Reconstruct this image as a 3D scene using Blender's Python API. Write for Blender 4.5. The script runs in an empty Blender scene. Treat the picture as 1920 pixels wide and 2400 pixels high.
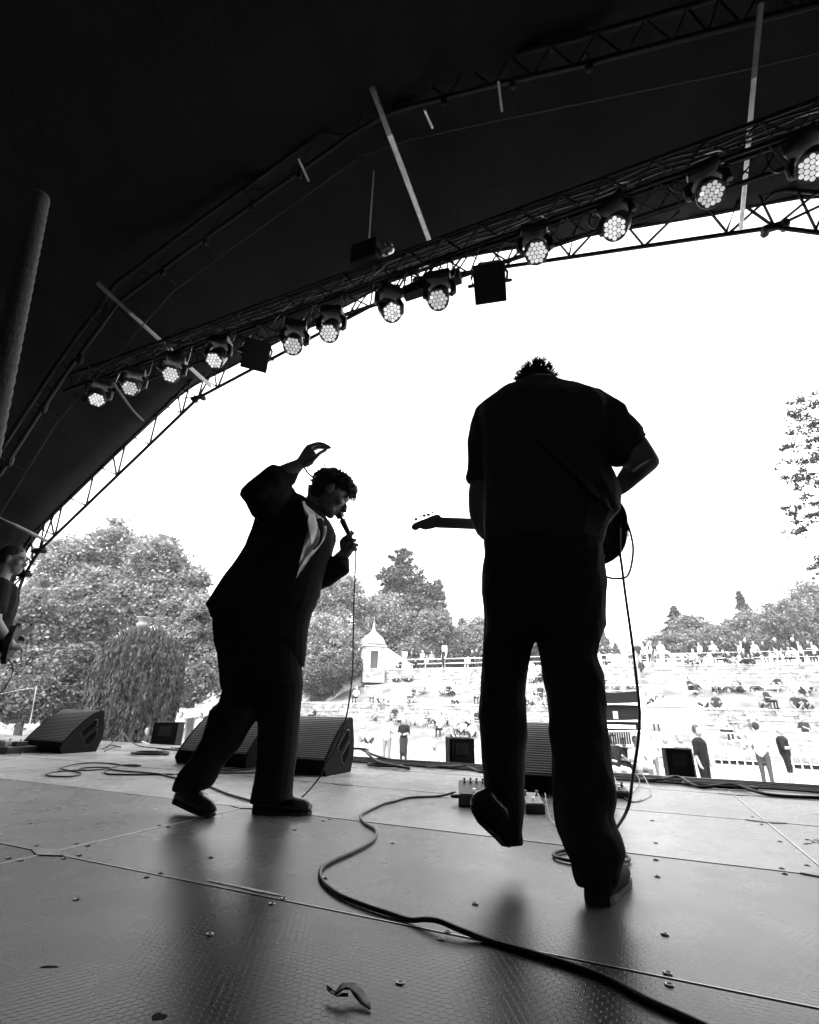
import bpy, math, random
import numpy as np
from mathutils import Vector, Matrix, noise
R = math.radians
random.seed(7); RNG = np.random.default_rng(11)
sc = bpy.context.scene
col = sc.collection

# ------------------------------------------------------------------ camera
F = 1138.0; PITCH = R(22.30); ROLL = R(1.20); YAW = R(-23.93); CAMH = 0.46
fw = Vector((0, math.cos(PITCH), math.sin(PITCH)))
_up = Vector((0, -math.sin(PITCH), math.cos(PITCH))); _rt = Vector((1, 0, 0))
rt = _rt*math.cos(ROLL) + _up*math.sin(ROLL); up = _up*math.cos(ROLL) - _rt*math.sin(ROLL)
CAM = Vector((0, 0, CAMH))
cd = bpy.data.cameras.new('camera'); cam = bpy.data.objects.new('camera', cd); col.objects.link(cam)
cd.sensor_fit = 'VERTICAL'; cd.sensor_height = 36; cd.lens = F/2400*36; cd.clip_start = 0.02; cd.clip_end = 2000
m = Matrix((rt, up, -fw)).transposed().to_4x4(); m.translation = CAM; cam.matrix_world = m
sc.camera = cam

# ------------------------------------------------------------------ world, sun, exposure
SUN_EL, SUN_ROT = R(56), R(205)
w = bpy.data.worlds.new('World'); sc.world = w; w.use_nodes = True
nt = w.node_tree; nt.nodes.clear()
sky = nt.nodes.new('ShaderNodeTexSky'); sky.sky_type = 'NISHITA'; sky.sun_disc = False
sky.sun_elevation = SUN_EL; sky.sun_rotation = SUN_ROT; sky.air_density = 1.4; sky.dust_density = 4.0; sky.ozone_density = 1
bw = nt.nodes.new('ShaderNodeRGBToBW'); bg = nt.nodes.new('ShaderNodeBackground'); wo = nt.nodes.new('ShaderNodeOutputWorld')
nt.links.new(sky.outputs[0], bw.inputs[0]); nt.links.new(bw.outputs[0], bg.inputs[0]); nt.links.new(bg.outputs[0], wo.inputs[0])
bg.inputs[1].default_value = 0.15
sl = bpy.data.lights.new('sun', 'SUN'); so = bpy.data.objects.new('sun', sl); col.objects.link(so)
sl.energy = 0.6; sl.angle = R(14); sl.color = (1, 1, 1)
sd = Vector((math.sin(SUN_ROT)*math.cos(SUN_EL), math.cos(SUN_ROT)*math.cos(SUN_EL), math.sin(SUN_EL)))
so.rotation_euler = sd.to_track_quat('Z', 'Y').to_euler(); so.location = (0, 0, 40)
sc.view_settings.view_transform = 'Standard'; sc.view_settings.look = 'None'
sc.view_settings.gamma = 1; sc.view_settings.use_curve_mapping = False
sc.view_settings.exposure = 3.18
sc.cycles.max_bounces = 8; sc.cycles.diffuse_bounces = 4; sc.cycles.glossy_bounces = 3; sc.cycles.transmission_bounces = 4
sc.cycles.use_denoising = True
sc.cycles.sample_clamp_indirect = 8

# ------------------------------------------------------------------ placing
E1 = Vector((math.cos(YAW), math.sin(YAW), 0)); E2 = Vector((-math.sin(YAW), math.cos(YAW), 0))
def ray(x, y): return rt*(x-960) - up*(y-1200) + fw*F
def at(x, y, Y): r = ray(x, y); return CAM + r*(Y/r.y)
def fl(x, y, z=0.0): r = ray(x, y); return CAM + r*((z-CAMH)/r.z)
def av(x, y, v): r = ray(x, y); return CAM + r*(v/r.dot(E2))
def S(u, v, z=0.0): return E1*u + E2*v + Vector((0, 0, z))
def c4(x, y): return 400+x*.41729, 1000+y*.41729
def c5(x, y): return 940+x*.38261, 820+y*.38261
def c6(x, y): return 940+x*.38261, 1400+y*.38261
def c8(x, y): return 540+x*.1971, 1020+y*.1971

# ------------------------------------------------------------------ materials (black and white picture: grey tones only)
MATS = {}
def mat(name, c, rough=.7, spec=.3, var=0.0, vscale=8.0, bump=0.0, bscale=60.0, metal=0.0, stretch=(1, 1, 1), emit=0.0, trans=0.0, alpha=None):
    if name in MATS: return MATS[name]
    M = bpy.data.materials.new(name); M.use_nodes = True; n = M.node_tree; p = n.nodes['Principled BSDF']
    p.inputs['Base Color'].default_value = (c, c, c, 1); p.inputs['Roughness'].default_value = rough
    p.inputs['Specular IOR Level'].default_value = spec; p.inputs['Metallic'].default_value = metal
    tc = n.nodes.new('ShaderNodeTexCoord'); mp = n.nodes.new('ShaderNodeMapping'); mp.inputs['Scale'].default_value = stretch
    n.links.new(tc.outputs['Object'], mp.inputs['Vector'])
    if var > 0:
        t = n.nodes.new('ShaderNodeTexNoise'); t.inputs['Scale'].default_value = vscale; t.inputs['Detail'].default_value = 6
        r = n.nodes.new('ShaderNodeMapRange'); r.inputs['From Min'].default_value = .3; r.inputs['From Max'].default_value = .7
        r.inputs['To Min'].default_value = c*(1-var); r.inputs['To Max'].default_value = c*(1+var)
        n.links.new(mp.outputs[0], t.inputs['Vector']); n.links.new(t.outputs['Fac'], r.inputs['Value']); n.links.new(r.outputs[0], p.inputs['Base Color'])
    if bump > 0:
        t = n.nodes.new('ShaderNodeTexNoise'); t.inputs['Scale'].default_value = bscale; t.inputs['Detail'].default_value = 5
        b = n.nodes.new('ShaderNodeBump'); b.inputs['Strength'].default_value = bump; b.inputs['Distance'].default_value = .02
        n.links.new(mp.outputs[0], t.inputs['Vector']); n.links.new(t.outputs['Fac'], b.inputs['Height']); n.links.new(b.outputs[0], p.inputs['Normal'])
    if emit > 0:
        p.inputs['Emission Color'].default_value = (1, 1, 1, 1); p.inputs['Emission Strength'].default_value = emit
    if trans > 0:
        tr = n.nodes.new('ShaderNodeBsdfTranslucent'); tr.inputs[0].default_value = (c*1.3, c*1.3, c*1.3, 1)
        mx = n.nodes.new('ShaderNodeMixShader'); mx.inputs[0].default_value = trans
        o = n.nodes['Material Output']; n.links.new(p.outputs[0], mx.inputs[1]); n.links.new(tr.outputs[0], mx.inputs[2]); n.links.new(mx.outputs[0], o.inputs[0])
    MATS[name] = M; return M

def deck_material():
    M = bpy.data.materials.new('phenolic_deck'); M.use_nodes = True; n = M.node_tree; L = n.links.new; p = n.nodes['Principled BSDF']
    def vm(op, a, b=None):
        k = n.nodes.new('ShaderNodeVectorMath'); k.operation = op
        for i, s in enumerate((a, b)):
            if s is None: continue
            if isinstance(s, tuple): k.inputs[i].default_value = s
            else: L(s, k.inputs[i])
        return k
    def ma(op, a, b=None, c=None):
        k = n.nodes.new('ShaderNodeMath'); k.operation = op
        for i, s in enumerate((a, b, c)):
            if s is None: continue
            if isinstance(s, (int, float)): k.inputs[i].default_value = s
            else: L(s, k.inputs[i])
        return k.outputs[0]
    tc = n.nodes.new('ShaderNodeTexCoord')
    q = vm('MULTIPLY', tc.outputs['Object'], (1/.0158, 1/.0158, 0)); q = vm('ADD', q.outputs[0], (1000, 1732.05, 0))
    r = (1.0, 1.7320508, 1.0); h = (.5, .8660254, 0)
    def cell(src):
        k = vm('MODULO', src, r); k = vm('SUBTRACT', k.outputs[0], h); k = vm('MULTIPLY', k.outputs[0], (1, 1, 0)); return k.outputs[0]
    a = cell(q.outputs[0]); b = cell(vm('SUBTRACT', q.outputs[0], h).outputs[0])
    da = vm('DOT_PRODUCT', a, a).outputs['Value']; db = vm('DOT_PRODUCT', b, b).outputs['Value']
    cmpn = ma('LESS_THAN', da, db)
    mx = n.nodes.new('ShaderNodeMix'); mx.data_type = 'VECTOR'; L(cmpn, mx.inputs['Factor']); L(b, mx.inputs[4]); L(a, mx.inputs[5])
    g = vm('ABSOLUTE', mx.outputs[1]).outputs[0]
    d2 = vm('DOT_PRODUCT', g, (.5, .8660254, 0)).outputs['Value']
    sx = n.nodes.new('ShaderNodeSeparateXYZ'); L(g, sx.inputs[0])
    d = ma('MAXIMUM', sx.outputs[0], d2); edge = ma('SUBTRACT', .5, d)
    mr = n.nodes.new('ShaderNodeMapRange'); mr.interpolation_type = 'SMOOTHSTEP'; L(edge, mr.inputs['Value'])
    mr.inputs['From Min'].default_value = .01; mr.inputs['From Max'].default_value = .085; mr.inputs['To Min'].default_value = 1; mr.inputs['To Max'].default_value = 0
    line = mr.outputs[0]
    sq = n.nodes.new('ShaderNodeSeparateXYZ'); L(q.outputs[0], sq.inputs[0])
    hatch = ma('SINE', ma('MULTIPLY', ma('ADD', sq.outputs[0], ma('MULTIPLY', sq.outputs[1], .25)), 42.0))
    t = n.nodes.new('ShaderNodeTexNoise'); t.inputs['Scale'].default_value = 5; t.inputs['Detail'].default_value = 8; L(tc.outputs['Object'], t.inputs['Vector'])
    t2 = n.nodes.new('ShaderNodeTexNoise'); t2.inputs['Scale'].default_value = 520; t2.inputs['Detail'].default_value = 3; L(tc.outputs['Object'], t2.inputs['Vector'])
    t3 = n.nodes.new('ShaderNodeTexNoise'); t3.inputs['Scale'].default_value = 1.7; t3.inputs['Detail'].default_value = 5; L(tc.outputs['Object'], t3.inputs['Vector'])
    wear = n.nodes.new('ShaderNodeMapRange'); wear.inputs['From Min'].default_value = .35; wear.inputs['From Max'].default_value = .68; wear.inputs['To Min'].default_value = .25; wear.inputs['To Max'].default_value = 1.0
    L(t.outputs['Fac'], wear.inputs['Value'])
    hgt = ma('ADD', ma('MULTIPLY', line, .8), ma('MULTIPLY', hatch, .12))
    hgt = ma('ADD', hgt, ma('MULTIPLY', t2.outputs['Fac'], .4))
    bp = n.nodes.new('ShaderNodeBump'); bp.inputs['Strength'].default_value = .25; bp.inputs['Distance'].default_value = .0011; L(hgt, bp.inputs['Height']); L(bp.outputs[0], p.inputs['Normal'])
    base = ma('ADD', .004, ma('MULTIPLY', line, ma('MULTIPLY', wear.outputs[0], .010)))
    base = ma('ADD', base, ma('MULTIPLY', t3.outputs['Fac'], .006))
    L(base, p.inputs['Base Color'])
    oi = n.nodes.new('ShaderNodeObjectInfo'); rr = ma('ADD', ma('ADD', .17, ma('MULTIPLY', oi.outputs['Random'], .05)), ma('MULTIPLY', t.outputs['Fac'], .16)); L(rr, p.inputs['Roughness'])
    p.inputs['Specular IOR Level'].default_value = .42
    t4 = n.nodes.new('ShaderNodeTexNoise'); t4.inputs['Scale'].default_value = 3.1; t4.inputs['Detail'].default_value = 9; t4.inputs['Roughness'].default_value = .62
    wp = n.nodes.new('ShaderNodeNewGeometry'); L(wp.outputs['Position'], t4.inputs['Vector'])
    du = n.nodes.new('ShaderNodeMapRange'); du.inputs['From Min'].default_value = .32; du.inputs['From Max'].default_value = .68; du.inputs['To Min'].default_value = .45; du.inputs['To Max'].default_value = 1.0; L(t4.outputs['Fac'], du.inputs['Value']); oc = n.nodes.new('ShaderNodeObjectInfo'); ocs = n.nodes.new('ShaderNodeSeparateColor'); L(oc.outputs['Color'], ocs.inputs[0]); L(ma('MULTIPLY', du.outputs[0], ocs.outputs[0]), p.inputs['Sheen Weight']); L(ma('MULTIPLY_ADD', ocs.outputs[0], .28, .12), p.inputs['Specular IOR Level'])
    p.inputs['Sheen Roughness'].default_value = .45; p.inputs['Sheen Tint'].default_value = (1, 1, 1, 1)
    return M
M_DECK = deck_material()

def ribbed(name, c0, c1, scale, axis, rough=.55):
    M = bpy.data.materials.new(name); M.use_nodes = True; n = M.node_tree; L = n.links.new; p = n.nodes['Principled BSDF']
    tc = n.nodes.new('ShaderNodeTexCoord'); wv = n.nodes.new('ShaderNodeTexWave'); wv.bands_direction = axis; wv.inputs['Scale'].default_value = scale
    wv.inputs['Distortion'].default_value = 0
    L(tc.outputs['Object'], wv.inputs['Vector'])
    r = n.nodes.new('ShaderNodeMapRange'); r.inputs['To Min'].default_value = c0; r.inputs['To Max'].default_value = c1; L(wv.outputs['Fac'], r.inputs['Value']); L(r.outputs[0], p.inputs['Base Color'])
    b = n.nodes.new('ShaderNodeBump'); b.inputs['Strength'].default_value = .8; b.inputs['Distance'].default_value = .004; L(wv.outputs['Fac'], b.inputs['Height']); L(b.outputs[0], p.inputs['Normal'])
    p.inputs['Roughness'].default_value = rough; p.inputs['Specular IOR Level'].default_value = .4
    return M

def brick_mat(name, c, scale):
    M = bpy.data.materials.new(name); M.use_nodes = True; n = M.node_tree; L = n.links.new; p = n.nodes['Principled BSDF']
    tc = n.nodes.new('ShaderNodeTexCoord'); t = n.nodes.new('ShaderNodeTexNoise'); t.inputs['Scale'].default_value = scale; t.inputs['Detail'].default_value = 8
    mp = n.nodes.new('ShaderNodeMapping'); mp.inputs['Scale'].default_value = (1, 1, 2.6); L(tc.outputs['Object'], mp.inputs[0]); L(mp.outputs[0], t.inputs['Vector'])
    v = n.nodes.new('ShaderNodeTexVoronoi'); v.inputs['Scale'].default_value = scale*.8; L(mp.outputs[0], v.inputs['Vector'])
    mx = n.nodes.new('ShaderNodeMath'); mx.operation = 'MULTIPLY'; L(t.outputs['Fac'], mx.inputs[0])
    r0 = n.nodes.new('ShaderNodeMapRange'); r0.inputs['To Min'].default_value = .8; r0.inputs['To Max'].default_value = 1.35; bwn = n.nodes.new('ShaderNodeRGBToBW'); L(v.outputs['Color'], bwn.inputs[0]); L(bwn.outputs[0], r0.inputs['Value']); L(r0.outputs[0], mx.inputs[1])
    r = n.nodes.new('ShaderNodeMapRange'); r.inputs['From Min'].default_value = .3; r.inputs['From Max'].default_value = .8; r.inputs['To Min'].default_value = c*.45; r.inputs['To Max'].default_value = c*1.5; L(mx.outputs[0], r.inputs['Value']); L(r.outputs[0], p.inputs['Base Color'])
    b = n.nodes.new('ShaderNodeBump'); b.inputs['Strength'].default_value = .6; b.inputs['Distance'].default_value = .06; L(mx.outputs[0], b.inputs['Height']); L(b.outputs[0], p.inputs['Normal'])
    p.inputs['Roughness'].default_value = .9; p.inputs['Specular IOR Level'].default_value = .15
    return M

K_BLACK = mat('black_cloth', .05, .95, .1, 0, 30, .2, 120)
K_DENIM = mat('dark_denim', .035, .95, .1, 0, 40, .2, 160)
K_SUIT = mat('black_suiting', .022, .95, .1, 0, 60, .12, 220)
K_SHIRT = mat('pale_shirt', .62, .8, .2, .12, 14, .2, 60)
K_SKIN = mat('skin', .15, .5, .35, .08, 30)
K_HAIR = mat('dark_hair', .02, .6, .25, .3, 60)
K_GHAIR = mat('grey_hair', .02, .8, .1, .3, 60)
K_LEATHER = mat('black_leather', .018, .28, .5, .2, 30, .15, 40)
K_SOLE = mat('rubber_sole', .03, .6, .3, .2, 50)
K_RUBBER = mat('cable_rubber', .012, .5, .35)
K_WHITEC = mat('white_cable', .5, .5, .3)
K_STEEL = mat('steel', .45, .35, .5, metal=1, var=.2, vscale=20)
K_ALU = mat('aluminium_tube', .5, .45, .5, var=.25, vscale=12)
K_BLKMETAL = mat('black_metal', .02, .4, .5, .2, 20)
K_TRUSS = mat('black_truss_steel', .006, .55, .2, .3, 15)
K_CANVAS = mat('black_canvas', .008, .85, .2, .25, 2, .35, 7, stretch=(1, 1, .25))
K_CABINET = mat('textured_cabinet_paint', .009, .75, .15, .35, 260, .5, 300)
K_GRILLE = ribbed('monitor_grille', .003, .36, 24, 'Z', .7)
K_PLASTIC = mat('black_plastic', .02, .35, .5)
K_PALE = mat('pale_plastic', .55, .5, .4)
K_LENS = mat('led_lens', .3, .2, .5, emit=.095)
K_GRASS = mat('grass', .115, .95, .1, .35, .9, .5, 14)
K_PLAZA = mat('trodden_grass', .2, .95, .1, .3, .6, .4, 9)
K_STONE = brick_mat('terrace_stone', .22, 2.2)
K_PALESTONE = mat('pale_stone', .34, .85, .2, .2, 3, .3, 12)
K_WHITE = mat('white_paint', .75, .5, .3, .05, 6)
K_TENT = mat('white_canvas', .8, .8, .2, .04, 3)
K_ROOF = mat('lead_roof', .2, .6, .3, .2, 3, .2, 8)
K_DARKWIN = mat('dark_opening', .02, .3, .5)
K_BARK = mat('bark', .06, .95, .1, .4, 6, .6, 18, stretch=(1, 1, .2))
K_LEAF = [mat('leaf_pale', .165, .6, .3, .5, 1.1, trans=.3), mat('leaf_mid', .115, .6, .3, .5, 1.3, trans=.3), mat('leaf_dark', .05, .6, .3, .5, 1.6, trans=.22)]
K_YEW = mat('yew_needles', .036, .7, .2, .55, 2.2, trans=.15)
TONES = {'black': mat('cloth_black', .006, .9, .15), 'dark': mat('cloth_dark', .018, .9, .15), 'grey': mat('cloth_grey', .13, .9, .15),
         'pale': mat('cloth_pale', .36, .9, .15), 'white': mat('cloth_white', .7, .9, .15), 'denim': mat('cloth_denim', .035, .9, .15, .4, 25),
         'skin': mat('skin_far', .2, .6, .3), 'hair': mat('hair_far', .03, .6, .3), 'fair': mat('hair_fair', .1, .6, .3)}

# ------------------------------------------------------------------ mesh helpers
ORG = {}
ZU = Vector((0, 0, 1))
def frame(d):
    d = Vector(d).normalized(); a = Vector((0, 0, 1)) if abs(d.z) < .9 else Vector((1, 0, 0))
    x = d.cross(a).normalized(); return x, x.cross(d).normalized(), d
class MB:
    def __init__(s): s.v = []; s.f = []
    def add(s, vs, fs):
        o = len(s.v); s.v += [Vector(p) for p in vs]; s.f += [tuple(i+o for i in f) for f in fs]; return s
    def box(s, c, h, ax=None):
        c = Vector(c); X, Y, Z = ax or (Vector((1, 0, 0)), Vector((0, 1, 0)), Vector((0, 0, 1)))
        vs = [c+X*(h[0]*i)+Y*(h[1]*j)+Z*(h[2]*k) for k in (-1, 1) for j in (-1, 1) for i in (-1, 1)]
        return s.add(vs, [(0, 2, 3, 1), (4, 5, 7, 6), (0, 1, 5, 4), (2, 6, 7, 3), (0, 4, 6, 2), (1, 3, 7, 5)])
    def loft(s, rings, cap=True, closed=True):
        n = len(rings[0]); vs = [p for r in rings for p in r]; fs = []
        for i in range(len(rings)-1):
            for j in range(n if closed else n-1):
                k = (j+1) % n; fs.append((i*n+j, i*n+k, (i+1)*n+k, (i+1)*n+j))
        if cap:
            fs.append(tuple(range(n-1, -1, -1))); o = (len(rings)-1)*n; fs.append(tuple(range(o, o+n)))
        return s.add(vs, fs)
    def tube(s, pts, r, n=8, cap=True):
        pts = [Vector(p) for p in pts]; k = len(pts); rs = r if isinstance(r, (list, tuple)) else [r]*k
        rings = []; px = None
        for i, p in enumerate(pts):
            d = (pts[min(i+1, k-1)]-pts[max(i-1, 0)])
            if d.length < 1e-9: d = Vector((0, 0, 1))
            d.normalize()
            if px is None: x, y, _ = frame(d)
            else:
                x = px - d*px.dot(d)
                x = x.normalized() if x.length > 1e-6 else frame(d)[0]
                y = d.cross(x)
            px = x
            rings.append([p+x*(rs[i]*math.cos(2*math.pi*j/n))+y*(rs[i]*math.sin(2*math.pi*j/n)) for j in range(n)])
        return s.loft(rings, cap)
    def capsule(s, a, b, ra, rb, n=12):
        a = Vector(a); b = Vector(b); d = (b-a); L = d.length
        d = d/L if L > 1e-6 else Vector((0, 0, 1)); P = []; Q = []
        for k in range(4):
            t = math.pi/2*(1-k/4); P.append(a-d*(ra*math.sin(t))); Q.append(max(ra*math.cos(t), ra*.12))
        P.append(a); Q.append(ra); P.append(b); Q.append(rb)
        for k in range(1, 5):
            t = math.pi/2*k/4; P.append(b+d*(rb*math.sin(t))); Q.append(max(rb*math.cos(t), rb*.12))
        return s.tube(P, Q, n)
    def ell(s, c, r, ax=None, n=14, m=9):
        c = Vector(c); X, Y, Z = ax or (Vector((1, 0, 0)), Vector((0, 1, 0)), Vector((0, 0, 1))); rings = []
        for i in range(m):
            t = math.pi*(i+.5)/m; rr = math.sin(t); z = -math.cos(t)
            rings.append([c+X*(r[0]*rr*math.cos(2*math.pi*j/n))+Y*(r[1]*rr*math.sin(2*math.pi*j/n))+Z*(r[2]*z) for j in range(n)])
        return s.loft(rings)
    def prism(s, poly, a, b):      # poly: list of Vectors (one face); extruded by vector from a to b offsets
        n = len(poly); vs = [p+a for p in poly]+[p+b for p in poly]
        fs = [tuple(range(n-1, -1, -1)), tuple(range(n, 2*n))]+[(i, (i+1) % n, n+(i+1) % n, n+i) for i in range(n)]
        return s.add(vs, fs)
    def limb(s, rings, n=18, pw=2.3):    # rings: (left px, right px, Y, depth ratio)
        out = []
        for (l, r, Y, dr) in rings:
            A = at(l[0], l[1], Y); B = at(r[0], r[1], Y); c = (A+B)/2; a = (B-A)/2; b = Vector((0, 1, 0))*(a.length*dr); ring = []
            for j in range(n):
                t = 2*math.pi*j/n; cx, sx = math.cos(t), math.sin(t)
                k = (abs(cx)**pw+abs(sx)**pw)**(-1/pw); ring.append(c+a*(cx*k)+b*(sx*k))
            out.append(ring)
        return s.loft(out)
def props(o, label=None, category=None, group=None, kind=None):
    if label: o['label'] = label
    if category: o["category"] = category
    if group: o['group'] = group
    if kind: o['kind'] = kind
    return o
def link_mesh(name, me, parent, org):
    o = bpy.data.objects.new(name, me); col.objects.link(o)
    if parent is not None: o.parent = parent; ORG[o] = ORG[parent]
    else: o.location = org; ORG[o] = Vector(org)
    return o
def obj(name, mb, material, parent=None, smooth=False, org=None, bevel=0, **kw):
    me = bpy.data.meshes.new(name)
    if parent is not None: og = ORG[parent]
    elif org is not None: og = Vector(org)
    else:
        xs = [v.x for v in mb.v]; ys = [v.y for v in mb.v]; og = Vector(((min(xs)+max(xs))/2, (min(ys)+max(ys))/2, min(v.z for v in mb.v)))
    me.from_pydata([tuple(v-og) for v in mb.v], [], mb.f); me.update()
    if smooth: me.polygons.foreach_set('use_smooth', [True]*len(me.polygons))
    me.materials.append(material)
    o = link_mesh(name, me, parent, og)
    if bevel:
        b = o.modifiers.new('bevel', 'BEVEL'); b.width = bevel; b.segments = 2; b.limit_method = 'ANGLE'
    return props(o, **kw)
def thing(name, loc, **kw):
    o = bpy.data.objects.new(name, None); col.objects.link(o); o.location = loc; o.empty_display_size = .1; ORG[o] = Vector(loc)
    return props(o, **kw)
def union(mb, voxel, smooth=6, factor=.5):      # several overlapping closed shells -> one continuous surface
    me = bpy.data.meshes.new('tmp'); me.from_pydata([tuple(v) for v in mb.v], [], mb.f); me.update()
    o = bpy.data.objects.new('tmp', me); col.objects.link(o)
    m = o.modifiers.new('r', 'REMESH'); m.mode = 'VOXEL'; m.voxel_size = voxel
    if smooth:
        k = o.modifiers.new('s', 'SMOOTH'); k.iterations = smooth; k.factor = factor
    dg = bpy.context.evaluated_depsgraph_get(); ev = o.evaluated_get(dg); out = bpy.data.meshes.new_from_object(ev)
    bpy.data.objects.remove(o); bpy.data.meshes.remove(me)
    return out
def wrinkle(me, amp, scale, squash=(1, 1, 1), seed=0, ridged=True):
    n = len(me.vertices); co = np.empty(n*3); me.vertices.foreach_get('co', co); co = co.reshape(-1, 3); no = np.empty(n*3); me.vertices.foreach_get('normal', no); no = no.reshape(-1, 3)
    off = np.empty(n); sq = squash
    for i in range(n):
        p = Vector((co[i, 0]*scale*sq[0]+seed, co[i, 1]*scale*sq[1], co[i, 2]*scale*sq[2])); a = noise.noise(p); b = noise.noise(p*2.3+Vector((9, 3, 1)))
        off[i] = ((1-abs(a)*2.4) if ridged else a)*.7+b*.35
    co += no*(off*amp)[:, None]; me.vertices.foreach_set('co', co.ravel()); me.update()
def uobj(name, mb, voxel, material, parent, smooth=6, wr=None):
    me = union(mb, voxel, smooth); me.name = name
    if wr: wrinkle(me, *wr)
    og = ORG[parent]; me.transform(Matrix.Translation(-og))
    me.polygons.foreach_set('use_smooth', [True]*len(me.polygons)); me.materials.clear(); me.materials.append(material)
    return link_mesh(name, me, parent, og)
def spline(P, k=6):
    P = [Vector(p) for p in P]; out = []
    for i in range(len(P)-1):
        a = P[max(i-1, 0)]; b = P[i]; c = P[i+1]; d = P[min(i+2, len(P)-1)]
        for j in range(k):
            t = j/k; out.append(.5*((2*b)+(c-a)*t+(2*a-5*b+4*c-d)*t*t+(3*b-a-3*c+d)*t**3))
    out.append(P[-1]); return out
def copy_tree(o, parent=None):
    c = o.copy(); col.objects.link(c); c.parent = parent
    for ch in o.children: copy_tree(ch, c)
    return c

# ================================================================== SETTING
UC = -2.1; VF = 5.0; GZ = -1.5
# terrain profile across the amphitheatre (v, z)
PROF = [(5.75, GZ), (31, GZ), (34.5, -.35), (38, -.2), (38.01, 1.0), (43, 3.0), (43.01, 4.05), (60, 4.05), (90, 4.6), (700, 9)]
def terr(v):
    if v <= PROF[0][0]: return GZ
    for (a, za), (b, zb) in zip(PROF, PROF[1:]):
        if a <= v <= b: return za+(zb-za)*(v-a)/(b-a)
    return PROF[-1][1]
def hit(x, y, v0=6.5):
    v = v0; p = None
    while v < 60:
        p = av(x, y, v)
        if p.z <= terr(v)+.001: return p
        v += .05
    return av(x, y, 58)
# plaza and ground sheet (reaches the horizon)
g = MB(); us = [-700, -200, -80, -45, -30, -20, -10, 0, 10, 25, 50, 120, 300, 700]
g.loft([[S(u, v, GZ) for u in us] for v in (-700, -100, -10, 5.75, 15, 24, 31)], cap=False, closed=False)
obj('ground', g, K_PLAZA, org=(0, 0, GZ), kind='structure')
def lawn(name, segs):
    b = MB(); uu = np.linspace(-34, 40, 75)
    b.loft([[S(u, v, z+.05*noise.noise(Vector((u*.35, v*.5, 0)))) for u in uu] for v, z in segs], cap=False, closed=False)
    return obj(name, b, K_GRASS, org=(0, 0, 0), smooth=True, kind='structure')
lawn('lower_lawn', [(30.9, GZ-.08), (32.5, -1.0), (34.5, -.35), (36, -.28), (38.1, -.2)])
lawn('upper_lawn', [(38.35, .97), (39.5, 1.45), (41, 2.15), (42, 2.6), (43.1, 2.98)])
b = MB(); b.loft([[S(u, v, z) for u in us] for v, z in [(43.3, 4.04), (52, 4.05), (60, 4.05), (90, 4.6), (250, 6), (700, 9)]], cap=False, closed=False)
obj('top_terrace', b, K_GRASS, org=(0, 0, 0), kind='structure')
b = MB(); b.loft([[S(-34-d, v, z) for v, z in [(20, GZ-.02), (31, -.6), (34.5, .3), (38, 1.6), (43, 3.8), (60, 4.06)]] for d in (0, 6, 20, 60, 200)], cap=False, closed=False)
obj('side_bank', b, K_GRASS, org=(0, 0, 0), smooth=True, kind='structure')

def terrace_wall(v, z0, z1, label, u0=-23.5, u1=40, rows=3, cope=.14):
    t = thing('terrace_wall', S((u0+u1)/2, v, z0), label=label, category='wall')
    core = MB(); core.box(S((u0+u1)/2, v+.2, (z0+z1)/2-.06), ((u1-u0)/2, .17, (z1-z0)/2+.04), (E1, E2, Vector((0, 0, 1)))); obj('wall_core', core, K_STONE, t)
    random.seed(int(v))
    st = MB(); h = (z1-z0-cope)/rows; big = 0
    for r in range(rows):
        u = u0
        while u < u1-.2:
            L = random.uniform(.35, .95); d = random.uniform(.0, .035)
            st.box(S(min(u+L/2, u1), v+.02-d/2, z0+h*(r+.5)), (L/2-.012, .03+d, h/2-.012), (E1, E2, Vector((0, 0, 1)))); u += L
    so_ = obj('stone', st, K_STONE, t); so_['kind'] = 'stuff'
    u = u0
    while u < u1:
        L = random.uniform(1.1, 1.6); c = MB(); c.box(S(u+L/2, v+.17, z1-cope/2+.0), (L/2-.008, .24, cope/2), (E1, E2, Vector((0, 0, 1)))); obj('coping_stone', c, K_PALESTONE, t); u += L
    return t
terrace_wall(38.0, -.3, 1.06, 'lower coursed stone retaining wall behind the seated crowd', u0=-33, rows=4)
terrace_wall(43.0, 2.85, 4.12, 'upper coursed stone retaining wall below the terrace railing', rows=4)

def railing(name, u0, u1, v, z, h, label, step=1.8, rails=(1.0, .5), mtl=None, r=.035, slope=0):
    t = thing(name, S((u0+u1)/2, v, z), label=label, category='railing')
    u = u0; mtl = mtl or K_WHITE
    while u <= u1+.01:
        b = MB(); b.tube([S(u, v, z), S(u, v, z+h)], r, 6); obj('post', b, mtl, t); u += step
    for k in rails:
        b = MB(); b.tube([S(u0, v-.04, z+h*k), S(u1, v-.04, z+h*k)], r*.9, 6); obj('rail', b, mtl, t)
    return t
railing('terrace_railing', -19.2, 40, 43.3, 4.1, .85, 'long white railing along the top terrace edge', 1.9, (.97, .5))
railing('lawn_railing', -22, 38, 40.6, terr(40.6), .5, 'low white rail crossing the middle of the grass slope', 3.4, (.9,), r=.025)
railing('stair_railing', -2.6, 1.2, 40.1, terr(40.1), 1.1, 'short white three-bar rail on the slope beside the central steps', 1.9, (.95, .6, .25), r=.035)

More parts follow.
